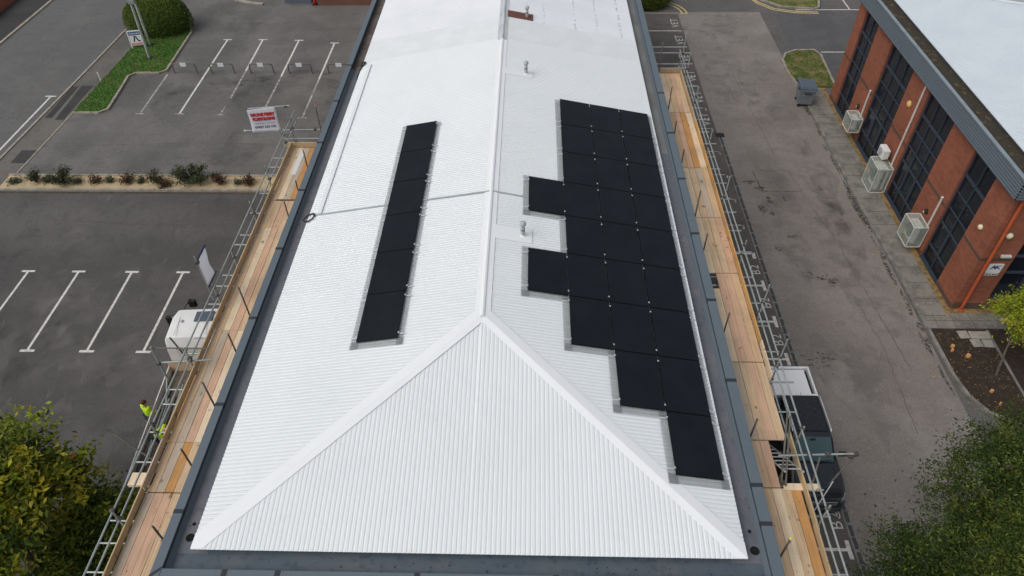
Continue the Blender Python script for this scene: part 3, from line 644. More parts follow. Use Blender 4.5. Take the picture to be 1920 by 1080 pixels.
def loop(cx, cy, rx, ry, ang, tail, lab):
    pts = []
    for i in range(25):
        t = i/24*2*math.pi; px, py = rx*math.cos(t), ry*math.sin(t); x = cx+px*math.cos(ang)-py*math.sin(ang); y = cy+px*math.sin(ang)+py*math.cos(ang)
        pts.append((x, y, max(zroof(max(x, XL)), ZG)+.04))
    mb = MB(); mb.path(pts, .022, 8)
    if tail: mb.path([pts[0]]+tail, .022, 8)
    solo(mb, 'cable_loop', M['black'], lab, 'cable', (cx, cy, zroof(max(cx, XL))))
loop(-7.2, 17.85, .22, .13, 1.0, [(-7.08, 17.97, zroof(-7.08)+.03)], 'black cable loop at the near end of the cable tray, by the roof conduit')
loop(-7.22, 28.25, .17, .08, 1.3, [(-7.33, 27.4, 7.66), (-7.35, 27.2, 7.5)], 'small black cable loop at the far end of the cable tray')

# ------------------------------------------------------------------ solar panels
PWX, PLY, GAP = 1.134, 1.722, .02
def panel_mesh(side):
    """panel in slope space: u along the fall, v along y"""
    ang = math.atan2(ZR-ZE, (XR-XM) if side > 0 else (XM-XL))
    rot = Matrix.Rotation(ang if side > 0 else -ang, 4, 'Y')
    f = MB(); f.bbox(-PWX/2, PWX/2, -PLY/2, PLY/2, .05, .085, .004); f.v = [tuple(rot @ Vector(p)) for p in f.v]
    g = MB(); g.box(-PWX/2+.012, PWX/2-.012, -PLY/2+.012, PLY/2-.012, .0845, .0868); g.v = [tuple(rot @ Vector(p)) for p in g.v]
    return f, g, rot
protos = {}
def panel(side, xc, yc, clamps, label, grp):
    key = side
    if key not in protos:
        f, g, rot = panel_mesh(side)
        t = thing('solar_panel', label, 'solar panel', (xc, yc, zroof(xc)), 0, grp)
        f.build('panel_frame', M['pv_frame'], t); g.build('panel_glass', M['pv'], t); protos[key] = (t, rot)
    else: t = copy_tree(protos[key][0], (xc, yc, zroof(xc)), None, label)
    return t, protos[key][1]
ROWS = [(3, 1), (3, 1), (3, 1), (4, 0), (3, 1), (4, 0), (3, 1), (2, 2), (1, 3)]
ca = math.cos(math.atan2(ZR-ZE, XR-XM)); dx = (PWX+GAP)*ca; dy = PLY+GAP
xr = 4.455; ytop = 24.13
colname = ['ridge-side outlying', 'left-hand', 'middle', 'gutter-side']
for r, (n, c0) in enumerate(ROWS):
    for c in range(c0, 4):
        xc = xr-dx*(3-c)-PWX*ca/2; yc = ytop-dy*r-PLY/2
        if n == 1: lb = 'lone black solar panel forming the nearest row of the right array, by the gutter'
        else: lb = f'black solar panel, {ORD[r]} row from the far end of right array, {colname[c]} column'
        tag_grp = 'solar panels of the right array'
        t, rot = panel(1, xc, yc, None, lb, tag_grp)
cl = math.cos(math.atan2(ZR-ZE, XM-XL)); xl0 = -4.53
for r in range(6):
    lb = ('black solar panel at the far end of the single left-hand column' if r == 0 else 'black solar panel at the near end of the single left-hand column' if r == 5
          else f'black solar panel, {ORD[r]} from the far end in the single left-hand column')
    panel(-1, xl0+PWX*cl/2, 22.52-dy*r-PLY/2, None, lb, 'solar panels of the left column')
# clamps and rail ends: little bright fixings beside each panel
q = random.Random(5)
bm_, cnt = MB(), 0
pan = [o for o in C.objects if o.name.startswith('solar_panel') and o.parent is None]
def clamp_mesh(side, rot):
    mbs = []
    for sx in (-1, 1):
        for sy in (-1, 1):
            m_ = MB(); m_.bbox(sx*(PWX/2+.012)-.02, sx*(PWX/2+.012)+.02, sy*(PLY/2-.17)-.025, sy*(PLY/2-.17)+.025, .075, .097, .004)
            m_.v = [tuple(rot @ Vector(p)) for p in m_.v]; mbs.append((m_, 'clamp'))
            if sy: 
                e = MB(); e.bbox(sx*(PWX/2+.015) - (.0 if sx > 0 else .17), sx*(PWX/2+.015)+(.17 if sx > 0 else 0), sy*(PLY/2-.17)-.014, sy*(PLY/2-.17)+.014, .022, .048, .004)
                e.v = [tuple(rot @ Vector(p)) for p in e.v]; mbs.append((e, 'rail_end'))
    return mbs
cm = {}
for side in (1, -1):
    cm[side] = [(b.build(nm, M['alu'] if nm == 'clamp' else M['silver'], None).data, nm) for b, nm in clamp_mesh(side, protos[side][1])]
for o in [o for o in C.objects if o.parent is None and o.type == 'MESH' and o.name.split('.')[0] in ('clamp', 'rail_end')]: bpy.data.objects.remove(o)
occ = {}
for o in pan: occ[(round(o.location.x, 1), round(o.location.y, 1))] = o
def has(x, y): return any(abs(k[0]-x) < .3 and abs(k[1]-y) < .3 for k in occ)
for o in pan:
    side = 1 if o.location.x > XM else -1
    for k, (me, nm) in enumerate(cm[side]):
        sx = -1 if k < 4 else 1
        nb = has(o.location.x+sx*dx, o.location.y)
        if nm == 'rail_end' and nb: continue
        if nm == 'clamp' and nb and sx > 0: continue
        c = bpy.data.objects.new(nm, me); C.objects.link(c); c.parent = o
# wire bird guard round each array
def guard(cells, label, base, gw=.165):
    mb = MB()
    def strip_(x0, x1, y0, y1, z):
        mb.add([(x0, y0, zroof(x0)+z), (x1, y0, zroof(x1)+z), (x1, y1, zroof(x1)+z), (x0, y1, zroof(x0)+z)], [(0, 1, 2, 3)])
    S = set(cells)
    for (c, r), (xc, yc) in cells.items():
        hx, hy = dx/2, dy/2
        if (c-1, r) not in S: strip_(xc-hx-gw, xc-hx+.06, yc-hy-(.2 if (c, r+1) not in S else 0), yc+hy, .022)
        if (c+1, r) not in S: strip_(xc+hx-.06, xc+hx+gw*.8, yc-hy-(.2 if (c, r+1) not in S else 0), yc+hy, .022)
        if (c, r+1) not in S: strip_(xc-hx-(gw if (c-1, r) not in S else 0), xc+hx+(gw*.8 if (c+1, r) not in S else 0), yc-hy-.2, yc-hy+.06, .028)
        if (c, r-1) not in S and (c == 0): strip_(xc-hx-gw, xc+hx, yc+hy-.02, yc+hy+.09, .028)
    solo(mb, 'bird_guard', M['guard'], label, 'wire guard', base)
cr = {}
for r, (n, c0) in enumerate(ROWS):
    for c in range(c0, 4): cr[(c, r)] = (xr-dx*(3-c)-PWX*ca/2, ytop-dy*r-PLY/2)
guard(cr, 'grey wire mesh skirt around the stepped right-hand solar array', (2, 16, 8.2))
guard({(0, r): (xl0+PWX*cl/2, 22.52-dy*r-PLY/2) for r in range(6)}, 'grey wire mesh skirt around the single left-hand column of panels', (-4, 17, 8.2))
# ------------------------------------------------------------------ scaffolds
ZD = 6.6; RT = .0242
def sp(t, name, m, *segs, r=RT, n=8):
    mb = MB()
    for a, b in segs: mb.tube(a, b, r, n)
    return wpart(mb, name, m, t)
def coupler(t, p, s=.05):
    mb = MB(); mb.bbox(p[0]-s, p[0]+s, p[1]-s, p[1]+s, p[2]-s*.8, p[2]+s*.8, .012); mb.tube((p[0]-s*1.6, p[1], p[2]), (p[0]+s*1.2, p[1]+.02, p[2]), .014, 6)
    return wpart(mb, 'coupler', M['coupler'], t)
q = random.Random(21)
# left scaffold
SL = thing('scaffold', 'left tube scaffold with double guard rail, beside the car park', 'scaffold', (-9, 14, 0))
XO = -9.5
stdL = [(7.66, 7.42), (10.0, 7.6), (12.45, 7.55), (14.9, 7.6), (16.6, 7.5), (18.85, 7.62), (20.85, 7.66), (23.2, 7.58), (24.22, 8.12)]
for y, zt in stdL: sp(SL, 'standard', M['galv'], ((XO, y, 0), (XO, y, zt)))
for y, zt in ((7.17, 7.76), (9.06, 7.87), (10.84, 8.13), (12.7, 7.87), (14.08, 8.3), (18.71, 7.75), (20.13, 7.56), (21.57, 7.86), (23.97, 8.22)):
    sp(SL, 'standard', M['galv_dark'], ((-8.25, y, 0), (-8.25, y, zt)))
sp(SL, 'guard_rail', M['galv'], ((XO+.05, 3.5, 7.48), (XO+.05, 12.2, 7.48))); sp(SL, 'guard_rail', M['galv'], ((XO+.05, 11.9, 7.5), (XO+.05, 24.9, 7.5)))
sp(SL, 'guard_rail', M['galv'], ((XO+.05, 3.5, 7.1), (XO+.05, 14.4, 7.1))); sp(SL, 'guard_rail', M['galv'], ((XO+.05, 14.2, 7.08), (XO+.05, 24.75, 7.06)))
for z in (6.45, 4.5, 2.4): sp(SL, 'ledger', M['galv'], ((XO+.05, 3.5, z), (XO+.05, 24.6, z))); sp(SL, 'ledger', M['galv_dark'], ((-8.3, 3.5, z), (-8.3, 24.6, z)))
ys = [5.7, 6.65, 7.34, 7.9, 8.85, 9.5, 10.4, 11.3, 11.8, 13.1, 13.7, 15.1, 15.9, 16.4, 17.9, 18.4, 19.6, 20.75, 21.9, 22.4, 23.0]
for y in ys: sp(SL, 'transom', M['galv'], ((-10.02-q.uniform(-.05, .05), y, 6.51), (-8.2, y, 6.51)))
for z in (4.55, 2.45):
    for y, zt in stdL: sp(SL, 'transom', M['galv'], ((-9.85, y+.08, z), (-8.2, y+.08, z)))
for k in range(4): 
    y = 5+k*5.0; sp(SL, 'brace', M['galv_dark'], ((XO-.06, y, .3), (XO-.06, y+4.6, 6.4)))
for y, zt in stdL:
    for z in (7.1, 7.48, 6.45): coupler(SL, (XO+.02, y, z))
# end frame carrying the banner
sp(SL, 'guard_rail', M['galv'], ((-11.36, 24.2, 6.99), (-8.2, 24.2, 7.06))); sp(SL, 'guard_rail', M['galv'], ((-9.85, 23.85, 6.85), (-8.2, 23.85, 6.87)))
sp(SL, 'banner_tube', M['galv'], ((-11.0, 24.2, 7.98), (-9.32, 24.2, 8.12)))
for p in ((-9.5, 24.2, 7.05), (-8.25, 24.05, 7.06), (-9.5, 24.2, 8.08), (-8.55, 24.2, 7.06), (-9.6, 23.9, 6.86)): coupler(SL, p)
mb = MB(); mb.lathe([(.027, 0), (.03, .03), (.02, .06)], (-8.25, 23.97, 8.22), 10); wpart(mb, 'tube_cap', M['red_cap'], SL)
mb = MB(); mb.tube((-11.42, 24.2, 6.99), (-11.36, 24.2, 6.99), .032, 10); wpart(mb, 'tube_cap', M['white_cap'], SL)
# loading gate frame standing out over the lorry
sp(SL, 'gate_frame', M['galv'], ((-10.32, 12.3, 6.35), (-10.38, 12.4, 7.62)), r=.03)
sp(SL, 'gate_frame', M['galv_dark'], ((-10.4, 12.45, 7.52), (-8.9, 12.48, 7.5)))
sp(SL, 'gate_frame', M['galv'], ((-10.36, 12.36, 7.0), (-8.9, 12.5, 6.98))); sp(SL, 'gate_frame', M['galv'], ((-10.0, 11.4, 6.4), (-10.32, 12.3, 6.4)))
sp(SL, 'gate_frame', M['galv_dark'], ((-9.85, 12.6, 7.8), (-9.7, 12.6, 7.05)))
for p in ((-10.35, 12.33, 7.0), (-9.5, 12.45, 7.02)): coupler(SL, p)
sp(SL, 'raking_tube', M['galv_dark'], ((-10.6, 9.9, 7.35), (-9.55, 9.55, 6.4)))
# left toe boards
for a, b, m in ((3.5, 8.63, WT), (8.66, 10.05, W[4]), (10.08, 13.9, WT), (13.93, 18.0, WT), (18.03, 19.6, W[4]), (19.63, 23.6, WT)):
    mb = MB(); mb.bbox(-9.46, -9.42, a, b, ZD, ZD+.225, .006); wpart(mb, 'toe_board', m, SL)
mb = MB(); mb.bbox(-9.75, -8.3, 23.62, 23.66, ZD, ZD+.225, .006); wpart(mb, 'toe_board', WT, SL)
# right scaffold
SR = thing('scaffold', 'right tube scaffold with outrigger arm and ladder hatch, above the marked bays', 'scaffold', (6.3, 16, 0))
XO = 6.84
stdR = [(5.9, 7.5), (8.05, 7.5), (10.2, 7.45), (12.5, 8.1), (14.55, 8.1), (17.1, 7.55), (20.1, 7.85), (23.3, 7.65), (26.5, 7.6), (28.9, 7.9), (30.3, 8.25)]
for y, zt in stdR: sp(SR, 'standard', M['galv'], ((XO, y, 0), (XO, y, zt)))
for y, zt in ((7.06, 7.87), (10.17, 7.81), (13.7, 7.82), (17.2, 7.73), (18.92, 8.12), (22.04, 7.62), (24.0, 7.61), (25.77, 8.05), (28.93, 8.39)):
    sp(SR, 'standard', M['galv_dark'], ((5.6, y, 0), (5.6, y, zt)))
mb = MB(); mb.lathe([(.03, 0), (.034, .03), (.02, .06)], (5.6, 7.06, 7.87), 10); wpart(mb, 'tube_cap', M['yellow_cap'], SR)
sp(SR, 'guard_rail', M['galv'], ((XO-.05, 3.2, 7.38), (XO-.05, 14.5, 7.36))); sp(SR, 'guard_rail', M['galv'], ((XO-.05, 14.2, 7.33), (XO-.05, 30.9, 7.1)))
sp(SR, 'guard_rail', M['galv'], ((XO-.05, 3.2, 6.98), (XO-.05, 16.4, 6.96))); sp(SR, 'guard_rail', M['galv'], ((XO-.05, 16.2, 6.94), (XO-.05, 30.9, 6.86)))
for z in (6.42, 4.4, 2.4): sp(SR, 'ledger', M['galv'], ((XO-.05, 3.2, z), (XO-.05, 30.6, z))); sp(SR, 'ledger', M['galv_dark'], ((5.65, 3.2, z), (5.65, 30.6, z)))
for y in (5.4, 6.9, 8.3, 9.0, 11.3, 12.3, 13.4, 14.4, 15.35, 16.5, 17.7, 18.8, 19.8, 20.6, 21.5, 22.4, 23.2, 24.1, 24.95, 25.87, 26.8, 27.6, 28.6, 29.4): sp(SR, 'transom', M['galv'], ((5.5, y, 6.51), (7.22+q.uniform(-.08, .15), y, 6.51)))
for z in (4.46, 2.46):
    for y, zt in stdR: sp(SR, 'transom', M['galv'], ((5.5, y+.08, z), (7.15, y+.08, z)))
for k in range(5):
    y = 5.5+k*5.2; sp(SR, 'brace', M['galv_dark'], ((XO+.06, y, .3), (XO+.06, y+4.8, 6.4)))
for y, zt in stdR:
    for z in (6.95, 7.36 if y < 20 else 7.2, 6.42): coupler(SR, (XO-.02, y, z))
for y in (30.35, 29.5): sp(SR, 'guard_rail', M['galv'], ((5.5, y, 7.2 if y > 30 else 6.9), (7.2 if y > 30 else 6.9, y, 7.2 if y > 30 else 6.9)))
# outrigger for the hoist rope
sp(SR, 'outrigger', M['galv'], ((6.1, 9.52, 7.2), (8.0, 9.58, 7.24))); sp(SR, 'outrigger', M['galv_dark'], ((7.95, 9.55, 7.2), (7.55, 9.3, 6.3))); sp(SR, 'outrigger', M['galv_dark'], ((6.3, 10.25, 8.0), (6.2, 9.0, 6.55)), ((6.38, 10.2, 7.9), (6.3, 9.0, 6.6)))
sp(SR, 'outrigger', M['galv_dark'], ((7.1, 9.5, 7.2), (6.85, 8.7, 6.0)))
sp(SR, 'hoist_rope', M['white_cap'], ((7.6, 9.3, 6.4), (6.95, 8.6, 4.5)), r=.012)
for p in ((7.98, 9.57, 7.24), (7.85, 9.55, 7.18), (6.35, 9.6, 7.2), (6.85, 9.55, 7.22), (7.3, 9.55, 7.24), (6.25, 9.1, 6.65)): coupler(SR, p, .055)
for a, b, m, xx in ((3.2, 6.4, WT, 6.68), (6.3, 8.0, WT, 6.7), (7.8, 10.5, WT, 6.72), (12.3, 13.6, W[3], 6.7), (13.63, 17.6, WO, 6.69), (17.63, 21.5, WO, 6.69), (21.53, 25.4, WO, 6.69), (25.43, 29.62, WT, 6.69)):
    mb = MB(); mb.bbox(xx-.02, xx+.02, a, b, ZD, ZD+.225, .006); wpart(mb, 'toe_board', m, SR)
mb = MB(); mb.bbox(5.62, 6.7, 29.64, 29.68, ZD, ZD+.225, .006); wpart(mb, 'toe_board', WT, SR)
mb = MB(); mb.bbox(6.25, 7.1, 8.92, 9.1, ZD-.02, ZD+.04, .006); wpart(mb, 'hatch_board', W[3], SR)
# deck boards: each plank is a thing of its own
def plank(x0, x1, y0, y1, mi, lab, grp, dz=0):
    mb = MB(); a = q.uniform(-.004, .004)
    mb.bbox(x0+.004+a, x1-.004+a, y0+.006, y1-.006, ZD-.038+dz, ZD+dz, .005)
    solo(mb, 'scaffold_plank', W[mi], lab, 'plank', ((x0+x1)/2, (y0+y1)/2, ZD+dz), grp)
COLN = ['tan', 'orange', 'pinkish', 'pale', 'greyish']
rowL = ['outermost', 'second outermost', 'middle', 'second innermost', 'innermost']
segL = [(20.25, 23.6), (18.7, 20.22), (13.95, 18.7), (10.05, 13.95), (8.62, 10.05), (3.5, 8.6)]
colL = [[0, 3, 4, 1, 0], [0, 0, 2, 0, 0], [0, 3, 2, 0, 2], [0, 4, 2, 3, 0], [0, 4, 1, 0, 1], [4, 2, 2, 0, 0]]
segn = ['farthest', 'short second', 'third', 'fourth', 'short fifth', 'nearest']
for s, (a, b) in enumerate(segL):
    for r in range(5):
        x0 = -9.4+r*.228
        plank(x0, x0+.228, a, b, colL[s][r], f'{COLN[colL[s][r]]} scaffold plank of left deck, {rowL[r]} row, {segn[s]} length from far end', 'planks of the left scaffold deck')
rowR = ['innermost', 'second innermost', 'second outermost', 'outermost']
segR = [(26.3, 29.62), (22.35, 26.28), (19.4, 22.33), (16.6, 19.38), (12.95, 16.58), (10.36, 12.93), (9.0, 10.34), (3.2, 8.98)]
colR = [[3, 0, 2, 0], [0, 2, 1, 3], [3, 0, 4, 0], [3, 0, 0, 2], [3, 2, 2, 0], [4, 0, 2, 0], [0, 2, 0, 0], [0, 3, 0, 1]]
segm = ['farthest', 'second', 'third', 'fourth', 'fifth', 'sixth', 'seventh', 'nearest']
for s, (a, b) in enumerate(segR):
    for r in range(4):
        if s == 6 and r >= 2: continue
        if s == 4 and r == 0: b2 = 15.9
        else: b2 = b
        x0 = 5.72+r*.236
        plank(x0, x0+.236, a, b2, colR[s][r], f'{COLN[colR[s][r]]} scaffold plank of right deck, {rowR[r]} row, {segm[s]} length from far end', 'planks of the right scaffold deck')
# lapped batten and a white painted patch on the left deck
mb = MB(); mb.bbox(-9.2, -8.25, 20.2, 20.27, ZD+.002, ZD+.025, .004); solo(mb, 'timber_batten', M['bark'], 'dark narrow batten laid across the left scaffold deck', 'batten', (-8.7, 20.2, ZD))
mb = MB(); mb.bbox(-9.05, -8.86, 21.8, 23.4, ZD+.002, ZD+.012, .003); solo(mb, 'white_board', M['white'], 'white strip lying on the far end of the left scaffold deck', 'board', (-8.95, 22.6, ZD))
mb = MB(); mb.box(-9.95, -9.35, 8.8, 9.15, 6.5, 6.54); mb.box(-9.95, -9.35, 8.8, 9.15, 6.56, 6.6); solo(mb, 'short_plank_stack', W[3], 'two pale short boards stacked on scaffold tubes outside left toe board', 'boards', (-9.6, 9, 6.5))
# ladder below the right hatch
LD = thing('ladder', 'pole ladder with pale rungs rising through the right deck hatch', 'ladder', (6.45, 10.2, 0))
for x in (6.24, 6.68):
    mb = MB(); mb.tube((x, 11.9, 4.55), (x, 9.2, 7.0), .022, 8); wpart(mb, 'stile', M['alu'], LD)
for k in range(10):
    f = .08+k*.095; y, z = 11.9-2.7*f, 4.55+2.45*f; mb = MB(); mb.tube((6.24, y, z), (6.68, y, z), .016, 8); wpart(mb, 'rung', M['alu'], LD)
# lower lift boards under hatch
mb = MB(); mb.box(5.7, 6.65, 8.2, 12.6, 4.47, 4.51); wpart(mb, 'lower_deck', M['bark'], SR)

# ------------------------------------------------------------------ banner and blank flag
bn = thing('banner', 'white scaffold firm banner with red capitals and phone number, at the left scaffold end', 'banner', (-10.5, 24.17, 6.9))
P = {'tl': (-11.04, 7.95), 'tr': (-9.91, 8.1), 'br': (-9.92, 7.0), 'bl': (-11.06, 6.93)}
def bil(u, v):
    a = [P['bl'][i]*(1-u)+P['br'][i]*u for i in (0, 1)]; b = [P['tl'][i]*(1-u)+P['tr'][i]*u for i in (0, 1)]
    return (a[0]*(1-v)+b[0]*v, a[1]*(1-v)+b[1]*v)
mb = MB(); nu, nv = 12, 10; vs = []
for j in range(nv+1):
    for i in range(nu+1):
        u, v = i/nu, j/nv; x, z = bil(u, v); ed = min(v, 1-v)
        y = 24.17-.012*math.sin(v*9+u*3)*min(1, ed*4)-(.03 if ed < .02 else 0); vs.append((x, y, z))
mb.add(vs, [(j*(nu+1)+i, j*(nu+1)+i+1, (j+1)*(nu+1)+i+1, (j+1)*(nu+1)+i) for j in range(nv) for i in range(nu)])
cl_ = wpart(mb, 'banner_sheet', M['white_cloth'], bn, smooth=True); md = cl_.modifiers.new('thick', 'SOLIDIFY'); md.thickness = .004
BM = Matrix(((1, 0, 0, 0), (0, 0, -1, 0), (.1, 1, 0, 0), (0, 0, 0, 1)))   # text plane facing -y, lines rising to the right
def btext(body, size, u, v, m, name, dy=.02, **k):
    x, z = bil(u, v); mb = MB(); text_mb(mb, body, size, Matrix.Translation((x, 24.17-dy, z)) @ BM, **k); return wpart(mb, name, m, bn)
btext('WAYNE PERRY', .185, .5, .735, M['maroon'], 'lettering', .0215, offset=.016, sx=.78)
btext('WAYNE PERRY', .185, .49, .74, M['red'], 'lettering', .024, offset=.008, sx=.78)
btext('SCAFFOLDING', .175, .515, .555, M['maroon'], 'lettering', .0215, offset=.016, sx=.78)
btext('SCAFFOLDING', .175, .505, .56, M['red'], 'lettering', .024, offset=.008, sx=.78)
btext('Scaffolding Contractors', .105, .52, .385, M['ink_green'], 'lettering', .024, shear=.3, sx=.82)
btext('07837 233 102', .14, .5, .225, M['ink'], 'lettering', .024, offset=.004, sx=1.0)
fl = thing('blank_flag', 'white sheet with navy top and bottom hems, flying from the left scaffold rail', 'banner', (-9.62, 14.85, 7.4))
mb = MB(); nu, nv = 8, 12; vs = []
for j in range(nv+1):
    for i in range(nu+1):
        u, v = i/nu, j/nv; ln = .62-.07*math.sin(v*math.pi)**2*u
        vs.append((-9.62+.012*math.sin(v*7+u*2)*u, 14.86+u*ln-.03*(1-v)*u+.02, 7.52+v*1.04-.02*u))
mb.add(vs, [(j*(nu+1)+i, j*(nu+1)+i+1, (j+1)*(nu+1)+i+1, (j+1)*(nu+1)+i) for j in range(nv) for i in range(nu)])
o = wpart(mb, 'flag_sheet', M['white_cloth'], fl, smooth=True); o.modifiers.new('thick', 'SOLIDIFY').thickness = .004
for v0, z in ((0, 7.5), (1, 8.57)):
    mb = MB(); mb.tube((-9.62, 14.84, z), (-9.62, 15.56, z-.0), .03, 8); wpart(mb, 'hem', M['navy'], fl)
mb = MB(); mb.tube((-9.62, 14.83, 7.0), (-9.62, 14.83, 8.78), .02, 8); wpart(mb, 'flag_pole', M['galv'], fl)
mb = MB(); mb.bbox(-9.68, -9.56, 14.78, 14.9, 8.48, 8.6, .02); wpart(mb, 'clamp', M['coupler'], fl)

# ------------------------------------------------------------------ vehicles
def rrect(y, xw, z0, z1, rt=.12, rb=.06, n=4, tw=0, xc=0):
    """rounded rectangle section in the xz-plane at y; tw narrows the top"""
    pts = []
    cs = [(xw-rb, z0+rb, rb, -90), (xw-tw-rt, z1-rt, rt, 0), (-(xw-tw)+rt, z1-rt, rt, 90), (-xw+rb, z0+rb, rb, 180)]
    for cx_, cz, r_, a0 in cs:
        for k in range(n+1):
            a = R(a0+90*k/n); pts.append((xc+cx_+r_*math.cos(a), y, cz+r_*math.sin(a)))
    return pts
def wheel(t, x, y, r_, wd, sgn):
    mb = MB(); pr = [(r_*.62, -wd/2), (r_*.93, -wd/2), (r_, -wd*.35), (r_, wd*.35), (r_*.93, wd/2), (r_*.62, wd/2)]
    mb.lathe(pr, (0, 0, 0), 24); rot = Matrix.Translation((x, y, r_)) @ Matrix.Rotation(R(90), 4, 'Y'); mb.v = [tuple(rot @ Vector(p)) for p in mb.v]
    wh = mb.build('wheel', M['tyre'], t, True)
    rb = MB(); rb.lathe([(.05, 0), (r_*.3, .02), (r_*.55, .03), (r_*.63, .06), (r_*.63, -.05)], (0, 0, wd/2-.06), 20)
    for k in range(6):
        a = k*math.pi/3; rb.box(-.025, .025, .05, r_*.6, wd/2-.05, wd/2-.02, Matrix.Rotation(a, 4, 'Z'))
    if sgn < 0: rb.v = [(p[0], p[1], -p[2]) for p in rb.v]
    rb.v = [tuple(rot @ Vector(p)) for p in rb.v]
    rb.build('rim', M['silver'], wh)
# charcoal pickup, nose towards -y; local origin at its middle on the ground
pk = thing('pickup_truck', 'charcoal double-cab pickup with white load cover, parked nose-on under the right scaffold', 'pickup', (9.62, 14.4, 0))
def S(y, hw, z0, z1, rt=.1, tw=.04): return rrect(y, hw, z0, z1, rt, .07, 4, tw)
mb = MB(); mb.loft([S(-2.68, .5, .45, .86, .08), S(-2.62, .68, .36, .97, .1), S(-2.48, .82, .3, 1.05, .12), S(-2.25, .9, .3, 1.09, .12), S(-1.9, .925, .28, 1.12, .1), S(-1.35, .93, .28, 1.17, .09, .05), S(-.5, .93, .28, 1.16, .08, .06), S(1.2, .93, .28, 1.17, .08, .06), S(2.5, .92, .3, 1.18, .07, .05), S(2.62, .9, .36, 1.16, .06, .05)])
smooth_by_angle(mb.build('body', M['car_paint'], pk), 50)
mb = MB(); mb.loft([rrect(-1.36, .76, 1.1, 1.19, .02, .01, 4, .02), rrect(-.72, .72, 1.1, 1.73, .06, .02, 4, .06), rrect(-.5, .74, 1.1, 1.79, .07, .02, 4, .08), rrect(.5, .74, 1.1, 1.82, .07, .02, 4, .09), rrect(.98, .74, 1.1, 1.78, .07, .02, 4, .09), rrect(1.12, .74, 1.1, 1.2, .04, .02, 4, .04)])
smooth_by_angle(mb.build('cab', M['car_paint'], pk), 50)
mb = MB(); mb.add([(-.69, -1.32, 1.225), (.69, -1.32, 1.225), (.6, -.72, 1.765), (-.6, -.72, 1.765)], [(0, 1, 2, 3)]); mb.add([(-.69, -1.335, 1.215), (.69, -1.335, 1.215), (.6, -.735, 1.755), (-.6, -.735, 1.755)], [(3, 2, 1, 0)])
ws = mb.build('windscreen', M['car_glass'], pk, fix=False)
mb = MB(); mb.tube((-.55, -1.36, 1.235), (.05, -1.3, 1.26), .012, 6); mb.tube((.1, -1.36, 1.235), (.6, -1.3, 1.26), .012, 6); mb.build('wiper', M['black'], ws)
mb = MB(); mb.bbox(-.09, .09, -.82, -.7, 1.68, 1.73, .015); mb.build('mirror_mount', M['black'], ws)
mb = MB(); mb.bbox(-.57, .57, -.52, .93, 1.8, 1.84, .02); rf = mb.build('roof_panel', M['car_roof'], pk)
mb = MB(); mb.tube((0, .9, 1.83), (0, 1.0, 1.95), .006, 6); mb.lathe([(.03, 0), (.02, .03)], (0, .9, 1.83), 10); mb.build('aerial', M['black'], rf)
for s in (-1, 1):
    mb = MB(); mb.path([(s*.645, -.55, 1.83), (s*.655, -.45, 1.87), (s*.655, .85, 1.88), (s*.645, .95, 1.83)], .022, 8); mb.build('roof_rail', M['silver'], pk)
    for y0, y1 in ((-1.0, -.25), (-.18, .55), (.62, 1.0)):
        zt = 1.66; mb = MB(); k0 = .75 if y0 > -.9 else .765
        mb.add([(s*.765, y0 if y0 > -.9 else -1.15, 1.24), (s*.765, y1, 1.24), (s*.695, y1-.02, zt), (s*.695, y0+.06 if y0 > -.9 else -.75, zt)], [(0, 1, 2, 3)])
        mb.build('side_window', M['car_glass'], pk)
    mb = MB(); mb.bbox(s*.93-.02 if s > 0 else -1.17, s*1.17 if s > 0 else -.91, -1.13, -1.0, 1.18, 1.36, .04); mb.build('wing_mirror', M['black'], pk)
    mb = MB(); mb.loft([rrect(-2.6, .13, .78, .95, .04, .03, 3, 0, s*.6), rrect(-2.38, .1, .84, 1.03, .04, .03, 3, 0, s*.76)]); mb.build('headlight', M['chrome'], pk)
    for y, in ((-1.65,), (1.6,)): wheel(pk, s*.82, y, .39, .26, s)
    mb = MB(); mb.bbox(s*.78-.05, s*.78+.05, 2.6, 2.65, .75, 1.1, .015); mb.build('tail_light', M['cone'], pk)
mb = MB(); mb.bbox(-.52, .52, -2.69, -2.6, .7, .98, .03); gl = mb.build('grille', M['black'], pk)
for z in (.78, .86, .94):
    mb = MB(); mb.bbox(-.5, .5, -2.71, -2.68, z-.012, z+.012, .004); mb.build('grille_bar', M['chrome'], pk, ) .parent = gl
mb = MB(); mb.loft([rrect(-2.78, .48, .36, .62, .06, .06), rrect(-2.7, .74, .33, .66, .06, .06), rrect(-2.5, .9, .32, .68, .06, .06), rrect(-2.3, .93, .32, .66, .05, .05)]); smooth_by_angle(mb.build('bumper', M['car_paint'], pk), 50)
mb = MB(); mb.add([(-.66, -2.35, 1.105), (.66, -2.35, 1.105), (.78, -1.45, 1.19), (-.78, -1.45, 1.19)], [(0, 1, 2, 3)]); mb.add([(-.72, -2.3, 1.135), (.72, -2.3, 1.135), (.74, -1.48, 1.205), (-.74, -1.48, 1.205)], [(0, 1, 2, 3)]); smooth_by_angle(mb.build('bonnet', M['car_paint'], pk))
mb = MB(); mb.bbox(-.82, .82, 1.2, 2.54, 1.19, 1.225, .012); tc = mb.build('load_bed', M['black'], pk)
for s in (-1, 1):
    mb = MB(); mb.bbox(s*.77-.035, s*.77+.035, 1.2, 2.54, 1.3, 1.5, .02); mb.build('load_frame', M['cover_white'], tc)
mb = MB(); mb.bbox(-.733, .733, 2.46, 2.54, 1.3, 1.5, .02); mb.build('load_frame', M['cover_white'], tc)
mb = MB(); mb.bbox(-.733, .733, 1.2, 1.28, 1.3, 1.5, .02); mb.build('load_frame', M['cover_white'], tc)
mb = MB(); mb.bbox(-.72, .62, 1.31, 2.42, 1.38, 1.43, .015)
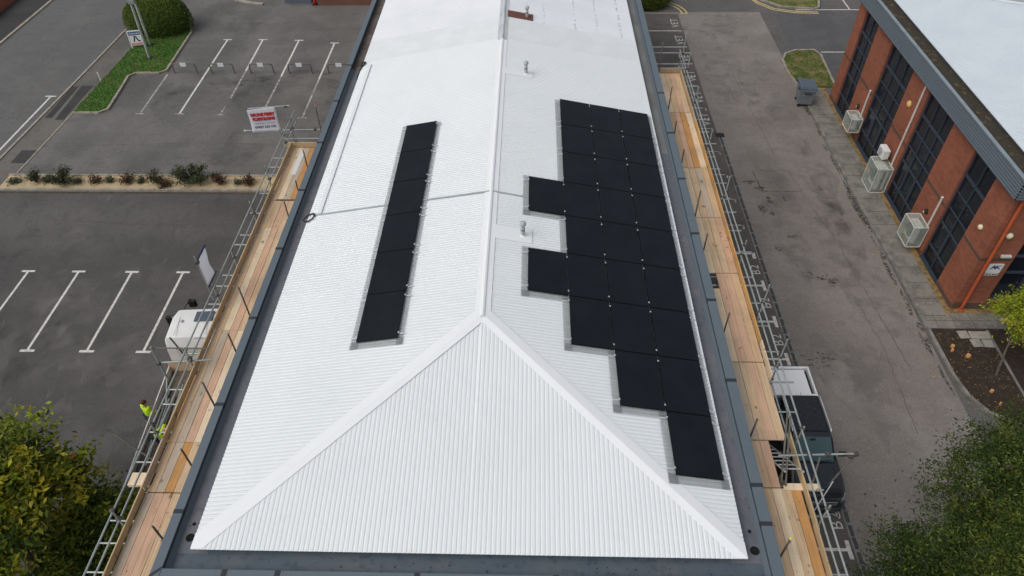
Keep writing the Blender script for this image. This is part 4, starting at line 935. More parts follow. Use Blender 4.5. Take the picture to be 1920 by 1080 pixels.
for k in range(4): mb.bbox(-.7, .6, 1.42+k*.26, 1.45+k*.26, 1.429, 1.436, .003)
mb.build('load_cover', M['cover_white'], tc)
mb = MB(); mb.bbox(-.8, .8, 2.56, 2.64, 1.1, 1.2, .02); mb.build('tailgate', M['car_roof'], pk)
for s in (-1, 1):
    mb = MB(); mb.path([(s*.6, -.72, 1.74), (s*.72, -1.33, 1.2)], .022, 6); mb.build('windscreen_pillar', M['black'], pk)
    mb = MB(); mb.path([(s*.62, -1.5, 1.2), (s*.6, -2.3, 1.125)], .018, 6); mb.build('bonnet_crease', M['car_paint'], pk)
mb = MB(); mb.bbox(-.74, .74, -2.45, -2.41, 1.06, 1.1, .012); mb.build('bonnet_lip', M['black'], pk)
# white lorry, cab towards +y, flat bed loaded with scaffold tube
lr = thing('flatbed_lorry', 'white flatbed lorry with black mirrors, loaded with scaffold tubes beside left scaffold', 'lorry', (-12.5, 15, 0), R(4))
CW = 1.02
mb = MB(); mb.loft([rrect(1.95, CW, .55, 2.18, .1, .08, 4, .1), rrect(2.1, CW, .5, 2.62, .14, .08, 4, .1), rrect(3.1, CW, .5, 2.72, .18, .08, 4, .12), rrect(3.55, CW, .48, 2.6, .2, .08, 4, .14), rrect(4.02, CW-.03, .45, 1.62, .2, .08, 4, .08), rrect(4.12, CW-.1, .5, 1.3, .2, .08, 4, .04)])
smooth_by_angle(mb.build('cab', M['white'], lr), 35)
mb = MB(); mb.bbox(-.02, .76, 2.95, 3.4, 2.705, 2.74, .012); hb = MB()
hb.bbox(.02, .72, 2.8, 3.3, 2.7, 2.745, .018); hb.build('roof_hatch', M['bin_lid'], lr)
mb = MB(); mb.lathe([(.06, 0), (.05, .05), (.02, .06)], (-.42, 2.85, 2.7), 12); mb.build('roof_vent', M['vent'], lr)
for s in (-1, 1):
    mb = MB(); mb.box(s*.55-.01, s*.55+.01, 2.15, 3.1, 2.7, 2.725); mb.build('roof_rib', M['white'], lr)
mb = MB(); mb.add([(-.86, 4.0, 1.7), (.86, 4.0, 1.7), (.8, 3.62, 2.5), (-.8, 3.62, 2.5)], [(0, 1, 2, 3)]); mb.v = [(a, b+.03, c) for a, b, c in mb.v]; mb.build('windscreen', M['car_glass'], lr)
for s in (-1, 1):
    mb = MB(); mb.add([(s*1.022, 2.5, 1.65), (s*1.022, 3.85, 1.65), (s*.935, 3.45, 2.4), (s*.935, 2.5, 2.4)], [(0, 1, 2, 3)]); mb.v = [(a+s*.012, b, c) for a, b, c in mb.v]; mb.build('side_window', M['car_glass'], lr)
    mm = MB(); mm.bbox(s*1.36-.11, s*1.36+.11, 3.55, 3.65, 1.65, 2.2, .04); mm.bbox(s*1.34-.1, s*1.34+.1, 3.55, 3.65, 1.38, 1.6, .04)
    mi = mm.build('wing_mirror', M['black'], lr)
    mb = MB(); mb.path([(s*1.0, 3.6, 2.3), (s*1.36, 3.6, 2.26), (s*1.36, 3.6, 1.35), (s*1.0, 3.6, 1.4)], .018, 6); mb.build('mirror_arm', M['black'], mi)
    for y in (3.2, -1.9): wheel(lr, s*.86, y, .42, .28, s)
mb = MB(); mb.bbox(-.72, -.42, 4.2, 4.35, 2.05, 2.4, .04); mi = mb.build('front_mirror', M['black'], lr); mb = MB(); mb.path([(-.7, 3.75, 2.42), (-.6, 4.28, 2.45), (-.58, 4.28, 2.2)], .016, 6); mb.build('mirror_arm', M['black'], mi)
mb = MB(); mb.bbox(-.6, .6, 1.925, 1.95, 1.45, 2.2, .01); mb.build('rear_panel', M['cage'], lr)
mb = MB(); mb.box(-.4, .4, -3.3, 4.0, .5, .72); mb.build('chassis', M['black'], lr)
mb = MB(); mb.box(-1.1, 1.1, -3.5, 1.85, .9, 1.0); bed = mb.build('flat_bed', M['bark'], lr)
for s in (-1, 1):
    mb = MB(); mb.bbox(s*1.1-.02, s*1.1+.02, -3.5, 1.85, .86, 1.32, .01); mb.build('drop_side', M['white'], bed)
mb = MB(); mb.bbox(-1.1, 1.1, -3.53, -3.49, .86, 1.32, .01); mb.build('tailboard', M['white'], bed)
mb = MB(); mb.bbox(-1.1, 1.1, 1.83, 1.88, 1.0, 1.55, .01); mb.build('headboard', W[0], bed)
Lr = lr.matrix_basis.copy(); Lr = Matrix.Translation(lr.location) @ Matrix.Rotation(R(4), 4, 'Z')
tb = None; qq = random.Random(8)
for k in range(14):
    x = -.95+k*.12; z = 1.04+.05*(k % 3); a = Lr @ Vector((x, -3.2+qq.uniform(0, .8), z)); b = Lr @ Vector((x+qq.uniform(-.05, .05), 1.2-qq.uniform(0, 1.2), z))
    mb = MB(); mb.tube(a, b, .026, 8); 
    lb = 'loose galvanised scaffold tube lying lengthwise on the white lorry bed'
    solo(mb, 'scaffold_tube', M['galv'] if k % 3 else M['galv_dark'], lb, 'tube', tuple(a), 'scaffold tubes loaded on the lorry')
for k in range(3):
    x = .0+k*.2; a = Lr @ Vector((x, .5, 1.25+.03*k)); mb = MB()
    rot = Lr @ Matrix.Translation((x, -.4, 1.3))
    mb.bbox(-.11, .11, -1.4, 2.0, -.02+.045*k, .02+.045*k, .004, rot)
    solo(mb, 'timber_board', W[(k+1) % 4], ['bottom', 'middle', 'top'][k]+' board of the small timber stack on the lorry bed', 'board', tuple(rot.translation), 'boards on the lorry bed')

# ------------------------------------------------------------------ people
def skin_mesh(name, nodes, edges, m, parent, root=0, sub=1):
    me = bpy.data.meshes.new(name); me.from_pydata([n[0] for n in nodes], edges, []); me.materials.append(m)
    o = bpy.data.objects.new(name, me); C.objects.link(o); o.parent = parent
    sk = o.modifiers.new('skin', 'SKIN'); sk.use_smooth_shade = True
    for i, n in enumerate(nodes):
        r_ = n[1]; d = me.skin_vertices[0].data[i]; d.radius = r_ if isinstance(r_, tuple) else (r_, r_); d.use_root = (i == root)
    ss = o.modifiers.new('sub', 'SUBSURF'); ss.levels = sub; ss.render_levels = sub
    return o
def lerp(a, b, t): return tuple(a[i]+(b[i]-a[i])*t for i in range(3))
def person(name, label, loc, rz, J):
    t = thing(name, label, 'person', loc, rz)
    nodes = []; edges = []
    def add(p, r_, pr=None):
        nodes.append((p, r_)); i = len(nodes)-1
        if pr is not None: edges.append((pr, i))
        return i
    pe = add(J['pelvis'], (.15, .11)); wa = add(lerp(J['pelvis'], J['chest'], .45), (.135, .1), pe); ch = add(J['chest'], (.16, .11), wa)
    nb = add(J['neck'], .062, ch); h0 = add(lerp(J['neck'], J['head'], .6), (.068, .075), nb); h1 = add(J['head'], (.078, .098), h0); h2 = add(lerp(J['head'], J['crown'], .7), (.062, .078), h1)
    for s in ('l', 'r'):
        sh = add(J['sh'+s], .062, ch); el = add(J['el'+s], .044, sh); wr = add(J['wr'+s], .03, el)
        W_ = Vector(J['wr'+s]); d = (W_-Vector(J['el'+s])).normalized(); side = d.cross(Vector((0, 0, 1)));
        side = side.normalized() if side.length > .05 else Vector((1, 0, 0)); pn = side.cross(d)
        pm = add(tuple(W_+d*.06), (.04, .02), wr)
        for k, (off, ln) in enumerate(((-.034, .07), (-.012, .083), (.012, .078), (.034, .06))):
            b0 = add(tuple(W_+d*.1+side*off), .0095, pm); b1 = add(tuple(W_+d*(.1+ln*.55)+side*off*1.1-pn*.008), .0088, b0); add(tuple(W_+d*(.1+ln)+side*off*1.1-pn*.03), .0075, b1)
        t0 = add(tuple(W_+d*.045-side*.045), .011, pm); add(tuple(W_+d*.085-side*.068-pn*.012), .009, t0)
        hp = add(J['hp'+s], .088, pe); kn = add(J['kn'+s], .06, hp); an = add(J['an'+s], .04, kn); F = Vector(J['an'+s])
        he = add((F.x, F.y, .045), (.045, .04), an); add((F.x+J['ft'][0]*.16, F.y+J['ft'][1]*.16, .035), (.04, .028), he)
    body = skin_mesh('body', nodes, edges, M['skin'], t, pe)
    # jacket over torso and arms
    n2 = [(lerp(J['pelvis'], J['chest'], -.05), (.178, .138)), (lerp(J['pelvis'], J['chest'], .45), (.17, .13)), (J['chest'], (.19, .14)), (lerp(J['chest'], J['neck'], .75), (.085, .085))]; e2 = [(0, 1), (1, 2), (2, 3)]
    for s in ('l', 'r'):
        k = len(n2); n2 += [(J['sh'+s], .085), (J['el'+s], .066), (lerp(J['el'+s], J['wr'+s], .9), .048)]; e2 += [(2, k), (k, k+1), (k+1, k+2)]
    jk = skin_mesh('jacket', n2, e2, M['hivis'], t, 0)
    # reflective bands
    n3 = [(lerp(J['pelvis'], J['chest'], .42), (.178, .139)), (lerp(J['pelvis'], J['chest'], .52), (.18, .14))]
    skin_mesh('reflective_band', n3, [(0, 1)], M['tape'], t, 0).parent = jk
    n4 = [(J['pelvis'], (.165, .125))]; e4 = []
    for s in ('l', 'r'):
        k = len(n4); n4 += [(J['hp'+s], .102), (J['kn'+s], .076), (lerp(J['kn'+s], J['an'+s], .95), .062)]; e4 += [(0, k), (k, k+1), (k+1, k+2)]
    skin_mesh('trousers', n4, e4, M['trousers'], t, 0)
    H = Vector(J['head']); fx = Vector((*J['face'], 0)).normalized(); sx = Vector((-fx.y, fx.x, 0)); up = (Vector(J['crown'])-H).normalized()
    hr = MB(); vs = []
    for i in range(9):
        for j in range(16):
            a = i/8*R(105); b = 2*math.pi*j/16; cut = 1 if i < 6 or math.cos(b) < .3 else .86
            p = H+up*(.055+.098*math.cos(a)*cut)+fx*(.104*math.sin(a)*math.cos(b)-.012)+sx*(.092*math.sin(a)*math.sin(b))
            vs.append(p)
    hr.add(vs, [(i*16+j, i*16+(j+1) % 16, (i+1)*16+(j+1) % 16, (i+1)*16+j) for i in range(8) for j in range(16)]); hr.build('hair', M['hair'], t, True)
    fc = MB()
    for s in (-1, 1):
        fc.lathe([(.004, -.006), (.011, 0), (.004, .008)], tuple(H+fx*.1+sx*.032*s+up*.0), 8)
    fc.build('eyes', M['ink'], t)
    ns = MB(); b0 = H+fx*.095; ns.tube(tuple(b0+up*.01), tuple(b0+fx*.026-up*.03), .008, 8, .014); ns.build('nose', M['skin'], t)
    ms = MB(); ms.tube(tuple(H+fx*.093-up*.055-sx*.025), tuple(H+fx*.093-up*.055+sx*.025), .006, 6); ms.build('mouth', M['leaf_red'], t)
    es = MB()
    for s in (-1, 1): es.lathe([(.008, -.03), (.017, -.005), (.016, .02), (.006, .032)], tuple(H+sx*.088*s-fx*.005), 8)
    es.build('ears', M['skin'], t)
    return t
person('person', 'standing worker with reddish hair in yellow hi-vis jacket beside the lorry', (-13.85, 14.78, 0), R(-35),
       dict(pelvis=(0, 0, .95), chest=(.0, .03, 1.32), neck=(0, .04, 1.5), head=(0, .06, 1.62), crown=(0, .06, 1.76), face=(0, 1), ft=(0, 1),
            shl=(-.19, .02, 1.42), ell=(-.25, .02, 1.14), wrl=(-.2, .22, 1.02), shr=(.19, .02, 1.42), elr=(.25, .06, 1.14), wrr=(.2, .28, 1.1),
            hpl=(-.1, 0, .9), knl=(-.11, .03, .5), anl=(-.12, -.02, .1), hpr=(.1, 0, .9), knr=(.11, .05, .5), anr=(.13, .05, .1)))
pb = person('person', 'stooping worker in yellow hi-vis jacket on lorry bed, half under left scaffold', (-12.72, 13.35, 1.0), R(-90),
       dict(pelvis=(0, 0, .86), chest=(.0, .26, 1.1), neck=(0, .4, 1.17), head=(0, .5, 1.2), crown=(0, .6, 1.27), face=(0, 1), ft=(0, 1),
            shl=(-.19, .3, 1.1), ell=(-.22, .42, .84), wrl=(-.16, .55, .62), shr=(.19, .3, 1.1), elr=(.22, .42, .84), wrr=(.16, .55, .62),
            hpl=(-.1, 0, .82), knl=(-.12, .16, .45), anl=(-.12, 0, .1), hpr=(.1, 0, .82), knr=(.12, .16, .45), anr=(.12, .0, .1)))
# ------------------------------------------------------------------ brick office block on the right
bb = thing('brick_building', 'two-storey red brick office block with tall dark windows and pale corrugated roof', 'building', (24, 30, 0))
XW, YS, YN, ZT = 18.0, 21.34, 38.9, 6.3
WIN = [(36.1, 37.95, 2), (31.3, 34.15, 3), (26.75, 29.4, 3), (22.85, 24.72, 2)]
mb = MB(); prev = YS
for a, b, n in reversed(WIN): mb.box(XW, XW+.35, prev, a, 0, ZT); prev = b
mb.box(XW, XW+.35, prev, YN, 0, ZT)
mb.box(18.352, 40, YS+.3, YN, 0, ZT-.05)
mb.box(18.352, 19.32, YS, YS+.298, 0, ZT); mb.box(22.6, 23.6, YS, YS+.298, 0, ZT); mb.box(26.9, 27.9, YS, YS+.298, 0, ZT)
wpart(mb, 'wall', M['brick'], bb)
prev = YS
def band(*a): wpart(MB().box(*a), 'brick_band', M['brick_dark'], bb)
for a, b, n in list(reversed(WIN))+[(YN, 0, 0)]:
    band(XW-.006, XW+.05, prev+.002, a-.002, 2.86, 3.0); band(XW-.006, XW+.05, prev+.002, a-.002, 0, .3); prev = b
band(XW+.052, 19.3, YS-.006, YS+.05, 2.86, 3.0); band(XW+.052, 19.3, YS-.006, YS+.05, 0, .45)
TZ = [.12, .9, 2.2, 3.0, 3.82, 4.66, 6.2]
for a, b, n in WIN:
    g = MB(); pw = (b-a)/n
    for i in range(n):
        for k in range(6):
            tl = rng.uniform(-.004, .004); tl2 = rng.uniform(-.004, .004)
            y0, y1, z0, z1 = a+i*pw, a+(i+1)*pw, TZ[k], TZ[k+1]
            g.add([(XW+.16-tl, y0, z0), (XW+.16+tl, y1, z0), (XW+.16+tl+tl2, y1, z1), (XW+.16-tl+tl2, y0, z1)], [(0, 3, 2, 1)])
    wg = wpart(g, 'window', M['glass'], bb)
    f = MB(); 
    for i in range(n+1):
        y = a+i*pw; hw = .022 if 0 < i < n else .03; yc = min(max(y, a+hw), b-hw)
        f.box(XW+.1, XW+.2, yc-hw, yc+hw, .05, 6.2)
        if 0 < i < n: f.box(XW+.085, XW+.2, yc-.055, yc+.055, .93, 2.16)
    for z in TZ[1:-1]:
        h = .019 if z not in (4.66, .9, 2.2) else (.06 if z == 4.66 else .04)
        for i in range(n): f.box(XW+.103, XW+.2, a+i*pw+.035, a+(i+1)*pw-.035, z-h, z+h)
    wpart(f, 'window_frame', M['win_frame'], bb, wg)
    s_ = MB(); s_.box(XW-.03, XW+.25, a+.004, b-.004, .03, .12); wpart(s_, 'window_sill', M['win_frame'], bb, wg)
for x0, x1 in ((19.34, 22.58), (23.62, 26.88)):
    g = MB(); g.box(x0, x1, YS+.2, YS+.26, .7, 6.2); wg = wpart(g, 'window', M['glass'], bb); f = MB()
    for i in range(4): xx = x0+(x1-x0)*i/3; f.box(max(x0, xx-.04), min(x1, xx+.04), YS+.1, YS+.25, .6, 6.2)
    for z in (.7, 2.1, 3.0, 3.9, 4.7): f.box(x0+.05, x1-.05, YS+.105, YS+.25, z-.04, z+.04)
    wpart(f, 'window_frame', M['win_frame'], bb, wg)
    s_ = MB(); s_.box(x0+.004, x1-.004, YS+.02, YS+.3, .0, .62); wpart(s_, 'brick_sill', M['brick_dark'], bb, wg)
# ribbed fascia, cap, debris gutter, roof
def rib_fascia(p0, p1, nrm, z0, z1, n=7):
    mb = MB(); p0 = Vector(p0); p1 = Vector(p1); nrm = Vector(nrm); prof = []
    for k in range(n):
        za = z0+(z1-z0)*k/n; h = (z1-z0)/n; prof += [(0, za), (.035, za+h*.18), (.035, za+h*.62), (0, za+h*.8)]
    prof.append((0, z1)); m_ = len(prof)
    vs = [(*(p+nrm*d).xy, z) for p in (p0, p1) for d, z in prof]
    mb.add([Vector(v) for v in vs], [(i, i+1, m_+i+1, m_+i) for i in range(m_-1)]); return mb
XF, YFS = 17.66, 21.0
mb = rib_fascia((XF, YFS), (XF, YN+.2), (-1, 0), 6.17, 7.0); wpart(mb, 'fascia', M['fascia'], bb)
mb = rib_fascia((XF, YFS), (40, YFS), (0, -1), 6.17, 7.0); wpart(mb, 'fascia', M['fascia'], bb)
mb = MB(); mb.box(XF, 18.3, YFS, YN+.2, 6.14, 6.165); mb.box(18.303, 40, YFS, 21.9, 6.14, 6.165); wpart(mb, 'soffit', M['win_frame'], bb)
mb = MB(); mb.bbox(XF-.05, XF+.1, YFS-.05, YN+.25, 7.0, 7.05, .01); wpart(mb, 'parapet_cap', M['fascia_cap'], bb); mb = MB(); mb.bbox(XF+.103, 40, YFS-.05, YFS+.1, 7.0, 7.05, .01); wpart(mb, 'parapet_cap', M['fascia_cap'], bb)
mb = MB(); mb.box(XF+.1, 18.7, YFS+.1, YN+.2, 6.7, 6.84); mb.box(18.703, 40, YFS+.1, 21.9, 6.7, 6.84); wpart(mb, 'roof_gutter', M['debris'], bb)
XE, YE, ZE2, SLP, XRD = 18.52, YS+.35, 7.0, .19, 29.5
def slope2():
    mb = MB(); prev = None; n = 0
    for y, h in waves(YE, YN-.25):
        dz = (h-1)*.024; xm = min(XRD, XE+(YN-.25-y)) if y > YN-.25-(XRD-XE) else XRD
        xm = min(xm, XE+max(.02, (YN-.25-y))); row = [(XE, y, ZE2+dz-.02), (XE, y, ZE2+dz), (xm, y, ZE2+SLP*(xm-XE)+dz)]
        if prev: mb.add(prev+row, [(0, 1, 4, 3), (1, 2, 5, 4)])
        prev = row
    return mb
wpart(slope2(), 'roof', M['roof_far'], bb)
mb = MB(); mb.add([(XE, YN-.25, ZE2), (XRD, YN-.25-(XRD-XE), ZE2+SLP*(XRD-XE)), (40, YN-.25-(XRD-XE), ZE2+SLP*(XRD-XE)), (40, YN-.25, ZE2)], [(0, 1, 2, 3)]); o = wpart(mb, 'hip_slope', M['roof_far_dull'], bb)
mb = MB(); mb.add([(XRD, YE, ZE2+SLP*(XRD-XE)), (40, YE, ZE2-.1), (40, 28, ZE2), (XRD, 28, ZE2+SLP*(XRD-XE))], [(0, 1, 2, 3)]); wpart(mb, 'roof_back', M['roof_far_dull'], bb)
mb = MB(); mb.box(XE+.1, 39, YE+.02, YN-.4, 6.5, 6.95); wpart(mb, 'eave_wall', M['fascia'], bb)
d_ = Vector((1, -1, SLP)); mb = cap_strip((XE, YN-.25, ZE2), (XRD, YN-.25-(XRD-XE), ZE2+SLP*(XRD-XE)), Vector((0, -1, 0)), Vector((0, 1, -SLP)).normalized(), .22, .2, .016, .02); wpart(mb, 'hip_cap', M['roof_far'], bb)
# pipes and lights on the wall
def wpipe(y, z0, z1, lab=None):
    mb = MB(); mb.tube((XW-.05, y, z0), (XW-.05, y, z1), .05, 10); mb.lathe([(.06, 0), (.065, .05), (.03, .09)], (XW-.05, y, z1), 12); return wpart(mb, 'wall_pipe', M['pipe'], bb)
wpipe(34.4, 1.3, 3.0); wpipe(29.75, 1.45, 6.0); wpipe(25.1, 1.4, 3.1)
mb = MB(); mb.tube((18.4, YS-.1, .1), (18.2, YS-.1, 6.2), .065, 12); mb.bbox(18.3, 18.5, YS-.2, YS-.01, .02, .16, .02); wpart(mb, 'downpipe', M['pipe_orange'], bb)
def wlight(y, z, m, r_=.14):
    mb = MB(); mb.lathe([(r_, 0), (r_*.95, .05), (r_*.7, .1), (.02, .12)], (0, 0, 0), 18)
    rot = Matrix.Translation((XW, y, z)) @ Matrix.Rotation(R(-90), 4, 'Y'); mb.v = [tuple(rot @ Vector(p)) for p in mb.v]; return wpart(mb, 'wall_light', m, bb, smooth=True)
wlight(30.5, 4.54, M['lamp_amber'], .17); wlight(22.2, 3.9, M['lamp_cream'], .12)
for y, z in ((35.1, 1.72), (25.7, 1.88)):
    o = wlight(y, z, M['black'], .13); mb = MB(); mb.lathe([(.06, .04), (.05, .12), (.01, .13)], (0, 0, 0), 10); rot = Matrix.Translation((XW, y+.03, z-.03)) @ Matrix.Rotation(R(-90), 4, 'Y'); mb.v = [tuple(rot @ Vector(p)) for p in mb.v]; wpart(mb, 'bulb', M['lamp_cream'], bb, o)
mb = MB(); mb.lathe([(.14, 0), (.13, .05), (.1, .1), (.02, .12)], (0, 0, 0), 18); rot = Matrix.Translation((18.56, YS, 4.2)) @ Matrix.Rotation(R(90), 4, 'X'); mb.v = [tuple(rot @ Vector(p)) for p in mb.v]; wpart(mb, 'wall_light', M['lamp_cream'], bb, smooth=True)
mb = MB(); mb.bbox(18.7, 19.1, YS-.12, YS, 3.1, 3.22, .02); wpart(mb, 'flood_light', M['cage'], bb)
# the firm's wall sign
sg = thing('wall_sign', 'white wall sign with blue and black letters AK beside the orange downpipe', 'sign', (18.8, YS, 2.35))
mb = MB(); mb.bbox(18.5, 19.08, YS-.03, YS-.005, 2.24, 2.72, .004); wpart(mb, 'board', M['white'], sg); mb = MB(); mb.bbox(18.52, 19.06, YS-.03, YS-.005, 2.08, 2.23, .004); wpart(mb, 'small_board', M['cage'], sg)
SM = Matrix(((1, 0, 0, 0), (0, 0, -1, 0), (0, 1, 0, 0), (0, 0, 0, 1)))
mb = MB(); text_mb(mb, 'A', .28, Matrix.Translation((18.72, YS-.033, 2.53)) @ SM, offset=.01, sx=1.2); wpart(mb, 'lettering', M['ink'], sg)
mb = MB(); text_mb(mb, 'K', .28, Matrix.Translation((18.89, YS-.033, 2.53)) @ SM, offset=.01, sx=1.2); wpart(mb, 'lettering', M['blue'], sg)
mb = MB()
for x in (18.62, 18.74, 18.86, 18.97): mb.box(x-.035, x+.035, YS-.033, YS-.031, 2.12, 2.18)
wpart(mb, 'lettering', M['ink'], sg)
# air conditioners in white mesh cages
def cage(y0, y1, z0, z1, x0, label, name='air_conditioner', x1=17.93):
    t = thing(name, label, 'air conditioner', ((x0+x1)/2, (y0+y1)/2, z0), 0, 'caged air conditioners on the brick wall')
    mb = MB(); b = .02
    for y in (y0, y1):
        for x in (x0, x1): mb.box(x-b, x+b, y-b, y+b, z0, z1)
    for z in (z0, z1):
        for y in (y0, y1): mb.box(x0+b, x1-b, y-b, y+b, z-b, z+b)
        for x in (x0, x1): mb.box(x-b, x+b, y0+b, y1-b, z-b, z+b)
    wpart(mb, 'cage_frame', M['cage'], t)
    mb = MB(); vs = [(x, y, z) for z in (z0, z1) for y in (y0, y1) for x in (x0, x1)]
    mb.add(vs, [(0, 2, 6, 4), (0, 1, 5, 4), (2, 3, 7, 6), (4, 5, 7, 6)]); wpart(mb, 'cage_mesh', M['cage_mesh'], t)
    mb = MB(); mb.bbox(x0+.22, x1-.06, y0+.12, y1-.12, z0+.08, z1-.14, .03); u = wpart(mb, 'casing', M['ac'], t)
    yc, zc, rr = (y0+y1)/2+.08, (z0+z1)/2, min(y1-y0, z1-z0)*.33
    mb = MB(); mb.lathe([(rr, 0), (rr, .012), (rr*.3, .02)], (0, 0, 0), 24); rot = Matrix.Translation((x0+.222, yc, zc)) @ Matrix.Rotation(R(-90), 4, 'Y'); mb.v = [tuple(rot @ Vector(p)) for p in mb.v]; wpart(mb, 'fan_grille', M['grille'], t, u)
    mb = MB(); mb.box(x0+.38, x0+.52, y0+.112, y0+.118, z0+.14, z1-.2); wpart(mb, 'side_grille', M['grille'], t, u)
    return t
cage(33.98, 34.9, .75, 1.55, 17.35, 'small caged air conditioner low on the wall, nearest the wheeled bin')
cage(29.38, 30.5, .14, 1.56, 17.2, 'tall caged air conditioner standing on the pavement below a small white unit')
cage(24.92, 25.96, .43, 1.55, 17.3, 'square caged air conditioner by the window nearest the orange downpipe')
t = thing('air_conditioner', 'small bare white air conditioner fixed above the tall caged one', 'air conditioner', (17.75, 30.35, 1.66))
mb = MB(); mb.bbox(17.5, 17.82, 30.03, 30.68, 1.68, 2.2, .03); wpart(mb, 'casing', M['white'], t)
mb = MB(); mb.lathe([(.2, 0), (.2, .012), (.06, .02)], (0, 0, 0), 20); rot = Matrix.Translation((17.5, 30.4, 1.94)) @ Matrix.Rotation(R(-90), 4, 'Y'); mb.v = [tuple(rot @ Vector(p)) for p in mb.v]; wpart(mb, 'fan_grille', M['vent'], t)
mb = MB(); mb.path([(17.7, 30.03, 1.75), (17.8, 29.9, 1.7), (17.95, 29.8, 1.75)], .015, 6); mb.box(17.8, 17.98, 30.1, 30.14, 1.66, 1.7); mb.box(17.8, 17.98, 30.55, 30.59, 1.66, 1.7); wpart(mb, 'bracket', M['black'], t)

# ------------------------------------------------------------------ yard things
bn_ = thing('wheeled_bin', 'large grey four-wheeled waste bin with closed lid beside the kerb', 'bin', (16.25, 38.35, 0), R(84))
mb = MB(); mb.loft([[(-.5, -.36, .2), (.5, -.36, .2), (.5, .36, .2), (-.5, .36, .2)], [(-.6, -.45, 1.08), (.6, -.45, 1.08), (.6, .45, 1.08), (-.6, .45, 1.08)], [(-.66, -.5, 1.1), (.66, -.5, 1.1), (.66, .5, 1.1), (-.66, .5, 1.1)], [(-.66, -.5, 1.16), (.66, -.5, 1.16), (.66, .5, 1.16), (-.66, .5, 1.16)]])
mb.build('body', M['bin'], bn_)
mb = MB(); mb.loft([[(-.66, -.52, 1.165), (.66, -.52, 1.165), (.66, .52, 1.165), (-.66, .52, 1.165)], [(-.62, -.48, 1.24), (.62, -.48, 1.24), (.62, .48, 1.3), (-.62, .48, 1.3)], [(-.5, -.3, 1.29), (.5, -.3, 1.29), (.5, .4, 1.36), (-.5, .4, 1.36)]]); ld = mb.build('lid', M['bin_lid'], bn_)
for x in (-.45, .45):
    mb = MB(); mb.tube((x-.12, .56, 1.2), (x+.12, .56, 1.2), .03, 8); mb.build('lid_handle', M['black'], ld)
for x in (-.42, .42):
    for y in (-.3, .3):
        mb = MB(); mb.lathe([(.09, -.03), (.1, -.015), (.1, .015), (.09, .03)], (0, 0, 0), 16); rot = Matrix.Translation((x, y, .1)) @ Matrix.Rotation(R(90), 4, 'Y'); mb.v = [tuple(rot @ Vector(p)) for p in mb.v]; mb.box(x-.04, x+.04, y-.03, y+.03, .12, .21); mb.build('wheel', M['black'], bn_)
for x in (-.64, .64):
    mb = MB(); mb.tube((x, -.2, .95), (x, .2, .95), .025, 8); mb.build('side_handle', M['black'], bn_)
# linear drain and its gully
dr = thing('drain_channel', 'long grated drain channel along the ends of the marked bays', 'drain', (10.7, 20, 0))
mb = MB(); mb.box(10.58, 10.635, 4, 34.6, 0, .016); mb.box(10.765, 10.82, 4, 34.6, 0, .016)
y = 4.0; k = 0
while y < 34.6: mb.box(10.636, 10.764, y, y+.05, 0, .015); y += .93
wpart(mb, 'channel_frame', M['concrete_grey'], dr)
y = 4.05
while y < 34.2:
    g = MB()
    for j in range(2):
        g.box(10.64, 10.76, y+.02+j*.43, y+.41+j*.43, 0, .0135)
    wpart(g, 'grate', M['grate'], dr); y += .93
mb = MB(); mb.box(10.45, 10.95, 34.65, 35.05, 0, .018)
for j in range(5): mb.box(10.5+j*.09, 10.54+j*.09, 34.7, 35.0, .018, .024)
wpart(mb, 'gully_grate', M['black'], dr)
# slabs and stumps in the soil bed
for i, (x, y, a) in enumerate([(17.95, 19.85, 3), (18.4, 19.83, -2), (18.78, 19.83, 1), (18.3, 19.4, 4), (18.75, 19.38, -3)]):
    mb = MB(); mb.bbox(-.2, .2, -.2, .2, 0, .05, .01); o = mb.build('paving_slab', M['slab']); o.location = (x, y, .06); o.rotation_euler = (0, 0, R(a))
    tag(o, ['back-left', 'back-middle', 'back-right', 'front-left', 'front-right'][i]+' of five pale paving slabs in the dark soil bed', 'slab', 'slabs in the soil bed')
for i, (x, y, r_, l) in enumerate([(17.24, 19.2, .1, 'orange cut stump nearest the paving slabs'), (17.14, 18.98, .07, 'small orange cut stump touching a larger one by the kerb'), (17.66, 18.7, .11, 'widest orange cut stump in the middle of the soil bed'), (17.8, 16.95, .08, 'orange cut stump near the rounded kerb'), (17.86, 16.36, .06, 'reddish tiny stump nearest the rounded kerb end')]):
    r_ *= .75; mb = MB(); mb.lathe([(r_*1.15, 0), (r_, .06), (r_*.97, .12)], (0, 0, 0), 14); o = mb.build('tree_stump', M['stump']); o.location = (x, y, .05); tag(o, l, 'stump', 'stumps in the soil bed')

# ------------------------------------------------------------------ left car park things
def hoop_proto(x, lab):
    t = thing('hoop_barrier', lab, 'parking barrier', (x, 41.93, 0), 0, 'hoop barriers along the upper car park')
    mb = MB(); pts = [(-.74, 0, 0), (-.74, 0, .5)]+[(-.74+.17*(1-math.cos(a)), 0, .5+.17*math.sin(a)) for a in (.4, .8, 1.2, 1.57)]+[(.74-.17*(1-math.cos(a)), 0, .5+.17*math.sin(a)) for a in (1.57, 1.2, .8, .4)]+[(.74, 0, .5), (.74, 0, 0)]
    mb.path(pts, .042, 8); mb.build('hoop', M['galv_dark'], t)
    mb = MB(); mb.bbox(-.19, .19, -.06, -.045, .5, .76, .004); mb.build('number_plate', M['plate'], t)
    for s in (-1, 1):
        mb = MB(); mb.box(s*.74-.09, s*.74+.09, -.09, .09, 0, .016); mb.build('foot_plate', M['galv_dark'], t)
    return t
hp = hoop_proto(-22.37, 'hoop barrier nearest the grass verge, beside its kerb')
